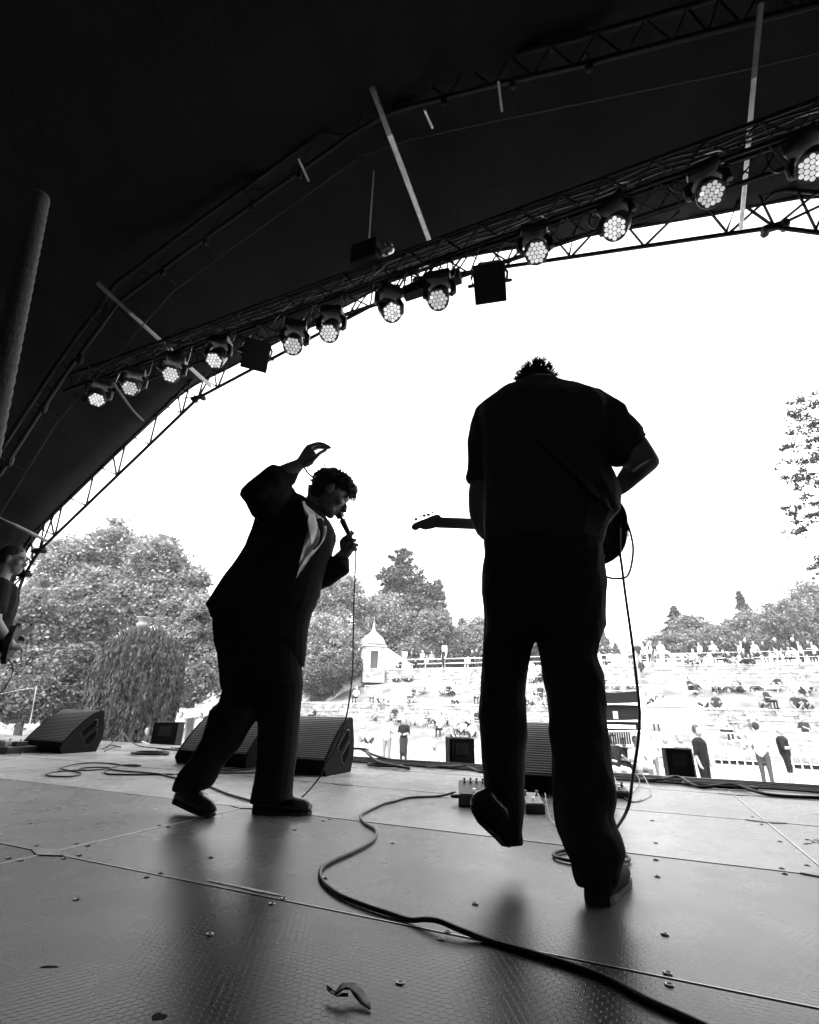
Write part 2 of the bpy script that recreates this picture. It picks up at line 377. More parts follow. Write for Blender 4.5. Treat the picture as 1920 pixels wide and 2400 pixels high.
# ---- stage
V0, RW, U0, CL = 1.288, .9524, -1.864, 2.3595
rows = [V0+RW*k for k in range(-1, 5)]; cols = [U0+CL*k for k in range(-4, 3)]
VE = rows[-1]
stage = MB(); stage.box(S(UC, (VE-4.2)/2, -.19), (9.6, (VE+4.2)/2, .165), (E1, E2, Vector((0, 0, 1))))
stage.box(S(UC, VE+.32, -.33), (9.6, .33, .06), (E1, E2, Vector((0, 0, 1))))
stage_o = obj('stage_floor', stage, K_BLKMETAL, org=(0, 0, -.4), kind='structure')
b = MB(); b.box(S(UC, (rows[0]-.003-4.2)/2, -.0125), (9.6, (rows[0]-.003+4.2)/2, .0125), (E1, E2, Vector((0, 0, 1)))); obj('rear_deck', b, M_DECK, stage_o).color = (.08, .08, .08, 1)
b = MB(); b.box(S(UC, VE+.25, -.9), (9.5, .02, .6), (E1, E2, Vector((0, 0, 1)))); obj('stage_skirt', b, K_CANVAS, stage_o)
panels = {}
rotz = Matrix.Rotation(YAW, 4, 'Z')
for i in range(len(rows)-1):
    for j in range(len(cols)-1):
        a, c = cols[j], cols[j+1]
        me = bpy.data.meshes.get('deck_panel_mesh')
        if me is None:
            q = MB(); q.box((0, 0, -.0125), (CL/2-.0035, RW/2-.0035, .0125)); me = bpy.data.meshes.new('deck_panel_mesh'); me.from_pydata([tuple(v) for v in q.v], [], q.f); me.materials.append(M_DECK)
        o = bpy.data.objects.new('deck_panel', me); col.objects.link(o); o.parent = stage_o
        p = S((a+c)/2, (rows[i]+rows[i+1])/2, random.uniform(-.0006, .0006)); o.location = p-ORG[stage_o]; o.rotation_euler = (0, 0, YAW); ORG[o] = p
        k_ = (.08, .28, .85, 1.0, 1.0)[i]*random.uniform(.88, 1.0); o.color = (k_, k_, k_, 1)     # rear rows: partly duller panels, partly light falloff put into sheen and gloss
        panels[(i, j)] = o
K_EDGE = mat('aluminium_edge', .3, .42, .5, metal=1, var=.15, vscale=9)
for k, v in enumerate(rows):
    b = MB(); b.box(S((cols[0]+cols[-1])/2, v+.0042, -.0095), ((cols[-1]-cols[0])/2, .0016, .0108), (E1, E2, Vector((0, 0, 1)))); obj('edge_trim', b, K_EDGE, stage_o)
for k, u in enumerate(cols):
    b = MB(); b.box(S(u+.003, (rows[0]+rows[-1])/2, -.0090), (.0042, (rows[-1]-rows[0])/2, .0108), (E1, E2, Vector((0, 0, 1)))); obj('edge_trim', b, K_EDGE, stage_o)
K_PLATE = mat('scuffed_plate', .12, .45, .5, var=.6, vscale=40, metal=.5)
for u in cols[1:]:
    for v in rows[1:-1]:
        b = MB(); b.prism([S(u-.085, v, 0), S(u, v-.034, 0), S(u+.085, v, 0), S(u, v+.034, 0)], Vector((0, 0, -.01)), Vector((0, 0, .0035))); obj('corner_plate', b, K_PLATE, stage_o)
def crp(x0, y0, pts, s=.27826): return [(x0+x*s, y0+y*s) for x, y in pts]
BOLTS = crp(0, 1780, [(262, 540), (312, 728), (180, 758), (80, 833), (182, 852), (648, 710), (745, 727), (672, 808), (545, 836), (1355, 960), (1238, 993), (1345, 558), (1420, 570)]) \
    + crp(480, 1800, [(55, 753), (762, 520), (1000, 445), (1055, 430), (1585, 633), (1015, 927)]) \
    + crp(1440, 1780, [(350, 705), (350, 810), (350, 845), (362, 985), (1395, 692), (1410, 918), (1625, 893), (1435, 962), (320, 515), (1165, 485), (1240, 548)]) \
    + crp(1440, 2100, [(427, 325), (450, 655), (462, 753)]) + crp(480, 2080, [(40, 398), (665, 97), (565, 141), (1645, 808)]) \
    + crp(960, 2100, [(553, 67), (323, 303), (268, 368)]) + crp(0, 2100, [(648, 32)])
q = MB()
prof = [(.0088, -.001), (.0088, .0012), (.0072, .0024), (.0045, .0016), (.0032, .0004)]
q.loft([[Vector((r*math.cos(2*math.pi*j/12), r*math.sin(2*math.pi*j/12), z)) for j in range(12)] for r, z in prof])
bme = bpy.data.meshes.new('bolt_mesh'); bme.from_pydata([tuple(v) for v in q.v], [], q.f); bme.materials.append(mat('zinc_bolt', .22, .4, .5, metal=1, var=.3, vscale=300))
for x, y in BOLTS:
    p = fl(x, y); u, v = p.dot(E1), p.dot(E2)
    j = min(max(int((u-cols[0])//CL), 0), len(cols)-2); i = min(max(int((v-rows[0])//RW), 0), len(rows)-2)
    if min(abs(v-r) for r in rows) < .012: continue
    o = bpy.data.objects.new('bolt', bme); col.objects.link(o); o.parent = panels[(i, j)]
    o.location = Matrix.Rotation(-YAW, 3, 'Z') @ (Vector((p.x, p.y, .0006))-ORG[panels[(i, j)]])
def floor_strip(name, pts, wd, material, h=.0012):
    P = [fl(x, y) for x, y in pts]; b = MB()
    L = []; Rr = []
    for i, p in enumerate(P):
        d = (P[min(i+1, len(P)-1)]-P[max(i-1, 0)]).normalized(); nrm = Vector((-d.y, d.x, 0)); ww = wd*(.35+.65*math.sin(math.pi*(i+.5)/len(P)))*random.uniform(.7, 1.2)
        L.append(p+nrm*ww); Rr.append(p-nrm*ww)
    b.loft([[a+Vector((0, 0, .0008)), a+Vector((0, 0, h)), c+Vector((0, 0, h)), c+Vector((0, 0, .0008))] for a, c in zip(L, Rr)])
    return obj(name, b, material, stage_o)
random.seed(3)
floor_strip('scuff_mark', [(486, 2063), (520, 2070), (560, 2078), (600, 2087), (640, 2095), (668, 2101)], .0065, mat('white_scuff', .6, .8, .2, .4, 60))
floor_strip('scuff_mark', [(1905, 1908), (1930, 1911), (1960, 1914)], .006, mat('white_scuff', .42))
for i in range(16): 
    x = 1870+random.uniform(0, 60); y = 1970+random.uniform(-3, 8); floor_strip('dirt_mark', [(x, y), (x+5, y+.5), (x+9, y+1)], .006, mat('dark_dirt', .01, .9, .1))
floor_strip('dirt_mark', [(95, 2268), (110, 2266.5), (125, 2266.5), (136, 2267.5)], .0035, mat('dark_dirt', .01))
b = MB(); c0 = fl(373, 2383); b.loft([[c0+E1*(.013*math.cos(t)*k)+E2*(.010*math.sin(t)*k*(1+.25*math.sin(3*t)))+Vector((0, 0, zz)) for t in [2*math.pi*j/16 for j in range(16)]] for k, zz in ((1, .0004), (.9, .0009), (.4, .001))]); obj('dirt_mark', b, mat('dark_dirt', .01), stage_o)

# ---- canopy
UPPER = [(0, 6.93), (1.0, 6.72), (1.87, 6.51), (2.9, 6.28), (3.75, 6.08), (4.2, 6.0), (4.56, 5.92), (4.92, 5.76), (6.22, 4.83), (7.78, 3.64), (8.08, 3.12), (8.2, 2.3), (8.5, -1.5)]
LOWER = [(0, 6.47), (4.2, 5.46), (7.41, 3.02), (7.62, 2.6), (8.0, -1.5)]
def full(P): return [(-a, z) for a, z in reversed(P) if a > 0]+list(P)
def resample(P, step):
    out = [P[0]]
    for (a, za), (b, zb) in zip(P, P[1:]):
        n = max(1, int(math.hypot(b-a, zb-za)/step))
        for k in range(1, n+1): out.append((a+(b-a)*k/n, za+(zb-za)*k/n))
    return out
can = thing('stage_canopy', S(UC, 0, 0), label='black curved fabric stage roof arching over the performers', category='stage roof')
base = resample(full(UPPER), .22); secs = []
for v, ku, kz in [(5.12, 1.0, 1.0), (4.7, 1.003, 1.005), (4.2, 1.008, 1.02), (3.6, 1.013, 1.04), (3.0, 1.02, 1.055), (2.0, 1.03, 1.06), (1.0, 1.03, 1.07), (0, 1.03, 1.08), (-2, 1.03, 1.08), (-4.3, 1.03, 1.08)]:
    ring = []
    for a, z in base:
        fold = .03*math.sin(a*7+1.3*noise.noise(Vector((a, v, 0)))*3)+.05*noise.noise(Vector((a*1.4, v*.8, z)))
        zz = z*kz if z > 0 else z
        sag = -.07*math.sin(math.pi*min(1, max(0, (5.12-v)/2.1))) if v > 3 else 0
        k = 1 if v < 5.1 else .2
        ring.append(S(UC+a*ku*(1+fold*.06*k), v, zz+(fold+sag)*k))
    secs.append(ring)
b = MB(); b.loft(secs, cap=False, closed=False); rf = obj('roof_fabric', b, K_CANVAS, can, smooth=True)
sm = rf.modifiers.new('solid', 'SOLIDIFY'); sm.thickness = .02; sm.offset = 1
b = MB(); b.prism([S(UC+a*1.02, -4.25, z*1.07 if z > 0 else z) for a, z in full(UPPER)], Vector((0, 0, 0)), -E2*.05); obj('unseen_back_drape', b, mat('bounce_grey_backdrop', .18, .9, .1, .2, 2), can)  # out of view; closes the rear, grey lightened to bounce light onto backs
# rope hem of the canopy front edge
b = MB(); b.tube([S(UC+a, 5.12, z) for a, z in resample(full(UPPER), .4)], .035, 8); obj('edge_rope', b, K_CANVAS, can)
# seam rope between the roof sheets
SEAM = [(0, 1208), (134, 990), (270, 835), (406, 683), (519, 600), (690, 478), (846, 367), (960, 328), (1160, 284), (1366, 242), (1756, 161), (2000, 105)]
b = MB(); b.tube([av(x, y, 3.45) for x, y in SEAM], .008, 5); obj('seam_rope', b, mat('seam_webbing', .03, .7, .3), can)

def arch_truss(name, lower, upper_off, v, label, r=.026, webs=True, bay=.42):
    t = thing(name, S(UC, v, 0), label=label, category='truss')
    P = resample(full(lower), 100)
    segs = full(lower)
    b = MB(); b.tube([S(UC+a, v, z) for a, z in segs], r, 8); obj('lower_chord', b, K_TRUSS, t)
    nrm = []
    for i, (a, z) in enumerate(segs):
        p = segs[max(i-1, 0)]; q_ = segs[min(i+1, len(segs)-1)]; d = Vector((q_[0]-p[0], q_[1]-p[1])).normalized(); nrm.append((-d.y, d.x))
    top = [(a+n_[0]*upper_off, z+n_[1]*upper_off) for (a, z), n_ in zip(segs, nrm)]
    b = MB(); b.tube([S(UC+a, v, z) for a, z in resample(top, .5)], r, 8); obj('upper_chord', b, K_TRUSS, t)
    for (p0, p1), (t0, t1) in zip(zip(segs, segs[1:]), zip(top, top[1:])):
        L = math.hypot(p1[0]-p0[0], p1[1]-p0[1]); n = max(1, round(L/(bay*2)))
        lo = lambda k: (p0[0]+(p1[0]-p0[0])*k, p0[1]+(p1[1]-p0[1])*k); hi = lambda k: (t0[0]+(t1[0]-t0[0])*k, t0[1]+(t1[1]-t0[1])*k)
        pairs = []
        for k in range(n):
            pairs += [(lo((k+.5)/n), hi((k+.12)/n)), (lo((k+.5)/n), hi((k+.88)/n))]
            if k % 2 == 0: pairs += [(lo((k+.47)/n), hi((k+.5)/n))]
        for q0, q1 in pairs:
            b = MB(); b.tube([S(UC+q0[0], v, q0[1]), S(UC+q1[0], v, q1[1])], r*.68, 6); obj('brace', b, K_TRUSS, t)
    for i, (a, z) in enumerate(segs[1:-1]):
        b = MB()
        for dx in (-.09, .09): b.capsule(S(UC+a+dx, v-.03, z-.02), S(UC+a+dx, v+.03, z-.02), .045, .045, 8)
        b.box(S(UC+a, v, z+.005), (.13, .02, .04), (E1, E2, Vector((0, 0, 1)))); obj('joint_plate', b, K_TRUSS, t)
        n_ = nrm[i+1]
        for s_ in (-.55, -.28, .28, .55):
            d = (nrm[i+1][1], -nrm[i+1][0]); q1 = (a+n_[0]*upper_off*1.0+d[0]*s_, z+n_[1]*upper_off+d[1]*s_-abs(s_)*.12)
            b = MB(); b.tube([S(UC+a, v, z), S(UC+q1[0], v, q1[1])], r*.68, 6); obj('brace', b, K_TRUSS, t)
    return t
arch_truss('arch_truss', LOWER, .53, VF, 'black lattice arch truss framing the open stage front')
# second arch further inside the roof
MID = [(-20, 1142), (0, 1111), (89, 973), (162, 864), (239, 762), (277, 708), (484, 556), (829, 312), (905, 268), (960, 250), (1155, 200), (1350, 156), (1578, 97), (1739, 56), (1990, -10)]
t = thing('arch_truss', S(UC, 3.1, 0), label='dim inner arch truss crossing the dark roof above', category='truss')
mv = lambda x, y: av(x, y, 3.15)
b = MB(); b.tube([mv(x, y) for x, y in MID], .028, 8); obj('lower_chord', b, K_TRUSS, t)
off = [mv(x, y)+Vector((0, 0, .26))-E2*.1 for x, y in MID]
b = MB(); b.tube(off, .028, 8); obj('upper_chord', b, K_TRUSS, t)
lo_ = [p for p in spline([mv(x, y) for x, y in MID], 4)]; hi_ = spline(off, 4)
for i in range(0, len(lo_)-2, 2):
    for q0, q1 in ((lo_[i], hi_[i+1]), (hi_[i+1], lo_[i+2])):
        b = MB(); b.tube([q0, q1], .010, 5); obj('brace', b, K_TRUSS, t)
for k, (x, y) in enumerate([(20, 1080), (100, 955), (185, 840), (380, 632), (480, 560), (590, 479), (700, 403), (1040, 230), (1200, 190), (1380, 149)]):
    p = mv(x, y); b = MB(); b.capsule(p-Vector((0, 0, .04))+E2*.02, p+Vector((0, 0, .05))+E2*.02, .04, .04, 8); b.tube([p-E2*.1, p+E2*.25-Vector((0, 0, .05))], .014, 6); obj('clamp', b, K_TRUSS, t)

# pale roof poles running from arch to arch
def pole(a, b_, r, label, mtl=None):
    t = MB(); t.tube([a, a.lerp(b_, .5), b_], r, 10); return obj('roof_pole', t, mtl or K_ALU, smooth=True, label=label, category='pole', group='pale roof poles')
pole(av(872, 205, 2.62), av(1008, 568, 4.66), .034, 'pale roof pole running back from the arch apex')
pole(av(1783, 10, 2.8), av(1737, 535, VF-.08), .022, 'pale upright-looking roof pole at the right of the arch')
pole(av(228, 663, 2.75), av(494, 905, 4.86), .03, 'pale roof pole crossing the lights at the upper left')
pole(av(-30, 1198, 4.3), av(110, 1268, VF-.04), .03, 'pale roof pole low at the left edge beside the arch foot')
b = MB(); b.tube(spline([av(x, y, 3.9) for x, y in [(628, 355), (650, 382)]]+[]), .02, 6)
for (x0, y0, x1, y1, v) in [(1168, 190, 1177, 262, 3.3), (700, 372, 724, 425, 3.2), (995, 258, 1014, 300, 3.3)]:
    b = MB(); b.tube([av(x0, y0, v-.25), av(x1, y1, v)], .014, 6); obj('roof_strut', b, K_ALU, can)
b = MB(); b.tube(spline([av(262, 892, 3.6), av(285, 925, 3.9), av(312, 962, 4.3), av(335, 985, 4.7)]), .02, 6); obj('cable_sleeve', b, mat('worn_sleeve', .08, .8, .3), can)
# leaning ribbed post close to the camera at the left
A = at(60, 900, 1.6); B_ = at(-34, 900, 1.6)
p0 = at(2, 905, 1.6); p1 = at(92, 470, 1.6); d = (p1-p0)
t = MB(); N = 150; P = []; Q = []
lo = p0-d*(p0.z/d.z)*1.0; 
for i in range(N): P.append(lo.lerp(lo+d*((p1.z+.03)/d.z), i/(N-1))); Q.append(.04+.002*math.sin(i*2.1))
t.tube(P, Q, 20); obj('leaning_post', t, mat('ribbed_grey_sleeve', .05, .75, .3, .25, 40, .3, 90), smooth=True, label='leaning ribbed grey post very close at the upper left edge', category='post')

# ---- lighting truss, lamps
TV, TZ = 3.7, 5.08
lt = thing('lighting_truss', S(-2.2, TV, TZ), label='long black box truss carrying the row of stage lights', category='truss')
UA, UB = -7.45, 3.3
for dv, dz in ((-.15, .15), (.15, .15), (-.15, -.15), (.15, -.15)):
    b = MB(); b.tube([S(UA, TV+dv, TZ+dz), S(UB, TV+dv, TZ+dz)], .025, 8); obj('chord', b, K_TRUSS, lt)
n = 26; st = (UB-UA)/n
for k in range(n):
    ua, um, ub = UA+k*st, UA+(k+.5)*st, UA+(k+1)*st
    for (c0, c1) in (((-.15, .15), (-.15, -.15)), ((-.15, -.15), (.15, -.15)), ((.15, -.15), (.15, .15)), ((-.15, .15), (.15, .15))):
        for uu0, uu1 in ((ua, um), (ub, um)):
            b = MB(); b.tube([S(uu0, TV+c0[0], TZ+c0[1]), S(uu1, TV+c1[0], TZ+c1[1])], .0095, 5); obj('brace', b, K_TRUSS, lt)
b = MB()
for k in range(3):
    b.tube(spline([S(UA+(UB-UA)*i/40, TV+.05*k-.08+.04*noise.noise(Vector((i*.5, k, 0))), TZ+.17+.03*k*0+.05*noise.noise(Vector((i*.6, k, 5)))) for i in range(41)], 2), .012, 5)
obj('cable_run', b, K_RUBBER, lt)
q = MB(); q.ell((0, 0, 0), (.0192, .0192, .011), n=10, m=5)
ledme = bpy.data.meshes.new('led_mesh'); ledme.from_pydata([tuple(v) for v in q.v], [], q.f); ledme.polygons.foreach_set('use_smooth', [True]*len(ledme.polygons)); ledme.materials.append(K_LENS)
LENSES = [K_LENS, mat('led_lens_dim', .3, .2, .5, emit=.055), mat('led_lens_mid', .3, .2, .5, emit=.075)]
LAMPS = [(227, 937), (305, 910), (400, 878), (502, 845), (686, 811), (771, 781), (919, 732), (1027, 703), (1258, 592), (1441, 535), (1667, 455), (1905, 392)]
NTH = ['first', 'second', 'third', 'fourth', 'fifth', 'sixth', 'seventh', 'eighth', 'ninth', 'tenth', 'eleventh', 'twelfth']
for i, (x, y) in enumerate(LAMPS):
    c = av(x, y, TV-.12)
    t = thing('stage_light', c, label='black stage light with lit cluster lens, %s from the left along the truss' % NTH[i], category='stage light', group='stage lights on the truss')
    random.seed(i+40)
    tgt = Vector((c.x*.45+random.uniform(-1.6, 1.6), c.y*.3+random.uniform(-.5, 1.6), random.uniform(.2, 1.0)))
    Z = (tgt-c).normalized(); X = Z.cross(Vector((0, 0, 1))).normalized(); Yv = X.cross(Z)
    hd = MB(); ns = 20
    hd.loft([[c+Z*dz+X*(r*math.cos(2*math.pi*j/ns))+Yv*(r*math.sin(2*math.pi*j/ns)) for j in range(ns)] for dz, r in ((-.27, .05), (-.255, .10), (-.17, .110), (-.05, .113), (.0, .115), (.014, .111), (.006, .104), (-.006, .102))])
    h = obj('head', hd, K_PLASTIC, t, smooth=True)
    me = MB()
    k = 0
    for ring, cnt in ((0, 1), (1, 6), (2, 12)):
        for j in range(cnt):
            if ring == 2:
                s = j//2; a0 = math.pi/3*s; a1 = math.pi/3*(s+1); f_ = (j % 2)/2
                px, py = 2*((1-f_)*math.cos(a0)+f_*math.cos(a1)), 2*((1-f_)*math.sin(a0)+f_*math.sin(a1))
            else: a0 = math.pi/3*j; px, py = ring*math.cos(a0), ring*math.sin(a0)
            o = bpy.data.objects.new('led_lens', ledme); col.objects.link(o); o.parent = h; o.material_slots[0].link = 'OBJECT'; o.material_slots[0].material = LENSES[(i*7+k) % 3 if k % 4 == 0 else i % 3]; k += 1
            o.matrix_local = Matrix.Translation(Z*.006+X*(px*.041)+Yv*(py*.041)) @ Matrix((X, Yv, Z)).transposed().to_4x4()
    topc = S(c.dot(E1), TV, TZ-.15)
    # yoke arms and base
    pv = c-Z*.13
    for s in (-1, 1):
        yk = MB(); yk.tube([pv+X*(s*.125), pv+X*(s*.15)+Vector((0, 0, .03)), pv+X*(s*.15)+Vector((0, 0, .14)), pv+X*(s*.11)+Vector((0, 0, .20))], [.028, .034, .034, .03], 8)
        obj('yoke_arm', yk, K_PLASTIC, t)
    bs = MB(); bc = Vector((pv.x, pv.y, pv.z+.235)); bs.box(bc, (.13, .105, .05), (X, Vector((0, 0, 1)).cross(X), Vector((0, 0, 1)))); obj('base', bs, K_PLASTIC, t, bevel=.02)
    cl = MB(); cl.tube([bc+Vector((0, 0, .04)), bc.lerp(topc, .6)+Vector((0, 0, .02)), topc], .022, 6); obj('clamp', cl, K_BLKMETAL, t)
    cb = MB(); cb.tube(spline([bc+X*.1, bc+X*.2-Vector((0, 0, .07)), bc+X*.26+Vector((0, 0, .05)), topc+X*.18+Vector((0, 0, .2))], 5), .008, 5); obj('power_lead', cb, K_RUBBER, t)
    sw = MB(); sw.tube(spline([bc-X*.1+ZU*.03, bc-X*.16+ZU*.02, bc-X*.17+ZU*.16, topc-X*.08+ZU*.31], 5), .004, 5); obj('safety_wire', sw, K_STEEL, t)
for x, y, lab in ((1148, 664, 'flat black panel floodlight hanging under the truss beside the eighth lamp'), (600, 832, 'flat black panel floodlight hanging at the left of the truss')):
    c = av(x, y, TV+.1); t = thing('panel_floodlight', c, label=lab, category='floodlight', group='panel floodlights')
    Z = (Vector((0, .3, .3))-c).normalized(); X = Z.cross(Vector((0, 0, 1))).normalized(); Yv = X.cross(Z)
    b = MB(); b.box(c, (.165, .19, .06), (X, Yv, Z)); obj('housing', b, K_CABINET, t, bevel=.012)
    b = MB(); b.box(c-Z*.075, (.12, .14, .02), (X, Yv, Z)); obj('cooling_fins', b, K_BLKMETAL, t)
    b = MB(); b.tube([c+X*.175, c+X*.19+Vector((0, 0, .12)), c+X*.1+Vector((0, 0, .3)), c-X*.1+Vector((0, 0, .3)), c-X*.19+Vector((0, 0, .12)), c-X*.175], .014, 6); obj('bracket', b, K_BLKMETAL, t)
    b = MB()
    for s in (-1, 1): b.capsule(c+X*(s*.165), c+X*(s*.215), .018, .018, 8)
    obj('knob', b, K_PLASTIC, t)
c = av(862, 604, TV-.05); t = thing('chain_hoist', c, label='black chain hoist box sitting on the truss with its chain rising', category='hoist')
b = MB(); b.box(c, (.17, .13, .15), (E1, E2, Vector((0, 0, 1)))); obj('housing', b, K_CABINET, t, bevel=.02)
b = MB(); b.tube([c+E1*.25-Vector((0, 0, .1)), c+E1*.3+Vector((0, 0, .06)), c+E1*.24+Vector((0, 0, .14))], .03, 8); b.capsule(c+E1*.2, c+E1*.3, .05, .05); obj('hook', b, K_STEEL, t)
b = MB()
for k in range(44):
    p = c+Vector((0, 0, .15+k*.036)); ax = E1 if k % 2 else E2; b.tube([p-ax*.009-Vector((0, 0, .016)), p-ax*.009+Vector((0, 0, .016)), p+ax*.009+Vector((0, 0, .016)), p+ax*.009-Vector((0, 0, .016)), p-ax*.009-Vector((0, 0, .016))], .003, 4)
obj('chain', b, K_STEEL, t)
b = MB(); c = av(1012, 668, TV+.1); b.box(c, (.34, .06, .07), (E1, E2, Vector((0, 0, 1)))); tt = thing('batten_light', c, label='long black batten fixture under the truss between two lamps', category='fixture'); obj('housing', b, K_CABINET, tt, bevel=.012)
b = MB()
for s in (-.25, .25): b.tube([c+E1*s+Vector((0, 0, .05)), c+E1*s+Vector((0, 0, .28))], .018, 6)
obj('clamp', b, K_BLKMETAL, tt)

# ================================================================== STAGE GEAR
ZU = Vector((0, 0, 1))
def wedge(u1, length, label, v=3.5, sc_=1.0):
    """floor monitor: right end at u1, front foot on the line v, lying along the stage front"""
    t = thing('floor_monitor', S(u1-length/2, v+.2, 0), label=label, category='monitor speaker', group='wedge floor monitors')
    P = [(.03, .0), (.0, .05), (.02, .10), (.10, .20), (.20, .31), (.28, .375), (.35, .405), (.385, .40), (.43, .22), (.435, .12), (.40, .0)]
    P = [(a*sc_, z*sc_) for a, z in P]
    b = MB(); rim = .028
    for ua, ub in ((u1-rim, u1), (u1-length, u1-length+rim)):
        b.prism([S(ua, v+a, z+.001) for a, z in P], Vector((0, 0, 0)), E1*(ub-ua))
    b.prism([S(u1-length+rim, v+.008+a*.975, z*.975+.003) for a, z in P], Vector((0, 0, 0)), E1*(length-2*rim))
    cab = obj('cabinet', b, K_CABINET, t, bevel=.006)
    g = MB(); G = [(.02, .10), (.10, .20), (.20, .31), (.28, .375), (.345, .405)]
    G = spline([(a*sc_, z*sc_, 0) for a, z in G], 4)
    nl = len(G)
    g.loft([[S(uu, v+.004+p.x*.985, p.y*.985+.006) for p in G] for uu in np.linspace(u1-length+rim, u1-rim, 3)], cap=False, closed=False)
    go = obj('grille', g, K_GRILLE, t, smooth=True); sm_ = go.modifiers.new('s', 'SOLIDIFY'); sm_.thickness = .004; sm_.offset = 1
    for k, poly in enumerate(([(.17, .19), (.30, .315), (.335, .315), (.335, .25), (.21, .145), (.185, .16)], [(.225, .12), (.345, .225), (.355, .215), (.355, .14), (.28, .06), (.25, .075)])):
        h = MB(); c = sum((Vector((a, z, 0)) for a, z in poly), Vector())/len(poly)
        rim_p = [S(u1+.0015, v+a*sc_, z*sc_) for a, z in poly]; inn = [S(u1+.0035, v+(a+(c.x-a)*.10)*sc_, (z+(c.y-z)*.10)*sc_) for a, z in poly]
        h.loft([rim_p, inn], cap=False); obj('handle_rim', h, K_BLKMETAL, cab)
        h = MB(); h.prism(inn, -E1*.004, -E1*.001); obj('handle_recess', h, mat('recess_black', .004, .9, .05), cab)
    return t
uw = lambda x, y: fl(x, y).dot(E1)
wedge(uw(767, 1820), .64, 'floor monitor wedge in front of the singer, right one of the pair', v=3.45)
wedge(uw(767, 1820)-.80, .78, 'floor monitor wedge behind the singer legs, left one of the pair', v=3.52)
wedge(uw(140, 1767)+.02, .64, 'floor monitor wedge alone at the far left of the stage', v=3.52)
wedge(uw(1260, 1863)+.42, .66, 'floor monitor wedge seen between the guitarist legs', v=3.42)

def fill_box(cx, cy, hu, hd, hz, yaw, label, back=True, splay=.0):
    base = fl(cx, cy, -.27); t = thing('fill_speaker', base, label=label, category='speaker', group='front fill speakers on the stage lip')
    a = YAW+yaw; X = Vector((math.cos(a), math.sin(a), 0)); Y = Vector((-math.sin(a), math.cos(a), 0))
    b = MB(); poly = [base-X*hu-Y*hd, base+X*hu-Y*hd, base+X*(hu+splay)+Y*hd, base-X*(hu+splay)+Y*hd]
    b.prism(poly, Vector((0, 0, 0)), ZU*hz); obj('cabinet', b, K_CABINET, t, bevel=.008)
    pn = MB(); pn.box(base-Y*(hd+.002)+ZU*hz*.5, (hu*.82, .004, hz*.44), (X, Y, ZU)); bp = obj('back_panel', pn, mat('panel_black', .008, .6, .3), t)
    k = MB(); k.box(base-Y*(hd+.008)+ZU*hz*.78, (hu*.5, .004, hz*.12), (X, Y, ZU)); obj('handle', k, mat('handle_plastic', .03, .5, .4), bp)
    k = MB(); k.box(base-Y*(hd+.008)+ZU*hz*.37, (hu*.2, .003, hz*.016), (X, Y, ZU)); obj('name_plate', k, K_PALE, bp)
    k = MB(); k.box(base-Y*(hd+.008)+ZU*hz*.26, (hu*.2, .003, hz*.045), (X, Y, ZU)); obj('sticker', k, mat('grey_sticker', .2, .6, .3), bp)
    return t
fill_box(1079, 1842, .135, .155, .47, R(28), 'fill speaker on the stage lip left of the guitarist legs')
fill_box(1607, 1872, .112, .12, .44, R(0), 'fill speaker on the stage lip at right showing its rear panel', splay=.03)
fill_box(381, 1787, .165, .165, .52, R(32), 'fill speaker on the stage lip before the weeping tree')

def cable(name, pts, r, label, material=None, z=None, sub=6, n=7, **kw):
    P = []
    for i, p in enumerate(pts):
        if isinstance(p, Vector): P.append(p)
        else:
            q_ = fl(p[0], p[1]); hz = p[2] if len(p) > 2 else 0
            P.append(Vector((q_.x, q_.y, r+hz)))
    b = MB(); b.tube(spline(P, sub), r, n)
    return obj(name, b, material or K_RUBBER, smooth=True, label=label, category='cable', **kw)
cable('guitar_cable', [(1068, 1868, .02), (1030, 1868.5), (960, 1872), (925, 1881), (897, 1888), (853, 1909), (845, 1919), (856, 1934), (878, 1947), (882, 1959), (870, 1978), (831, 2000), (786, 2020), (758, 2036), (750, 2050), (753, 2067), (769, 2085), (800, 2106), (856, 2129), (910, 2147), (960, 2163), (996, 2172, .008), (1030, 2182, .012), (1077, 2197, .008), (1138, 2210), (1210, 2231), (1294, 2256), (1377, 2284), (1440, 2310), (1523, 2356), (1607, 2394), (1720, 2450), (1850, 2540)], .0058, 'thick black cable winding across the deck to the lower right corner')
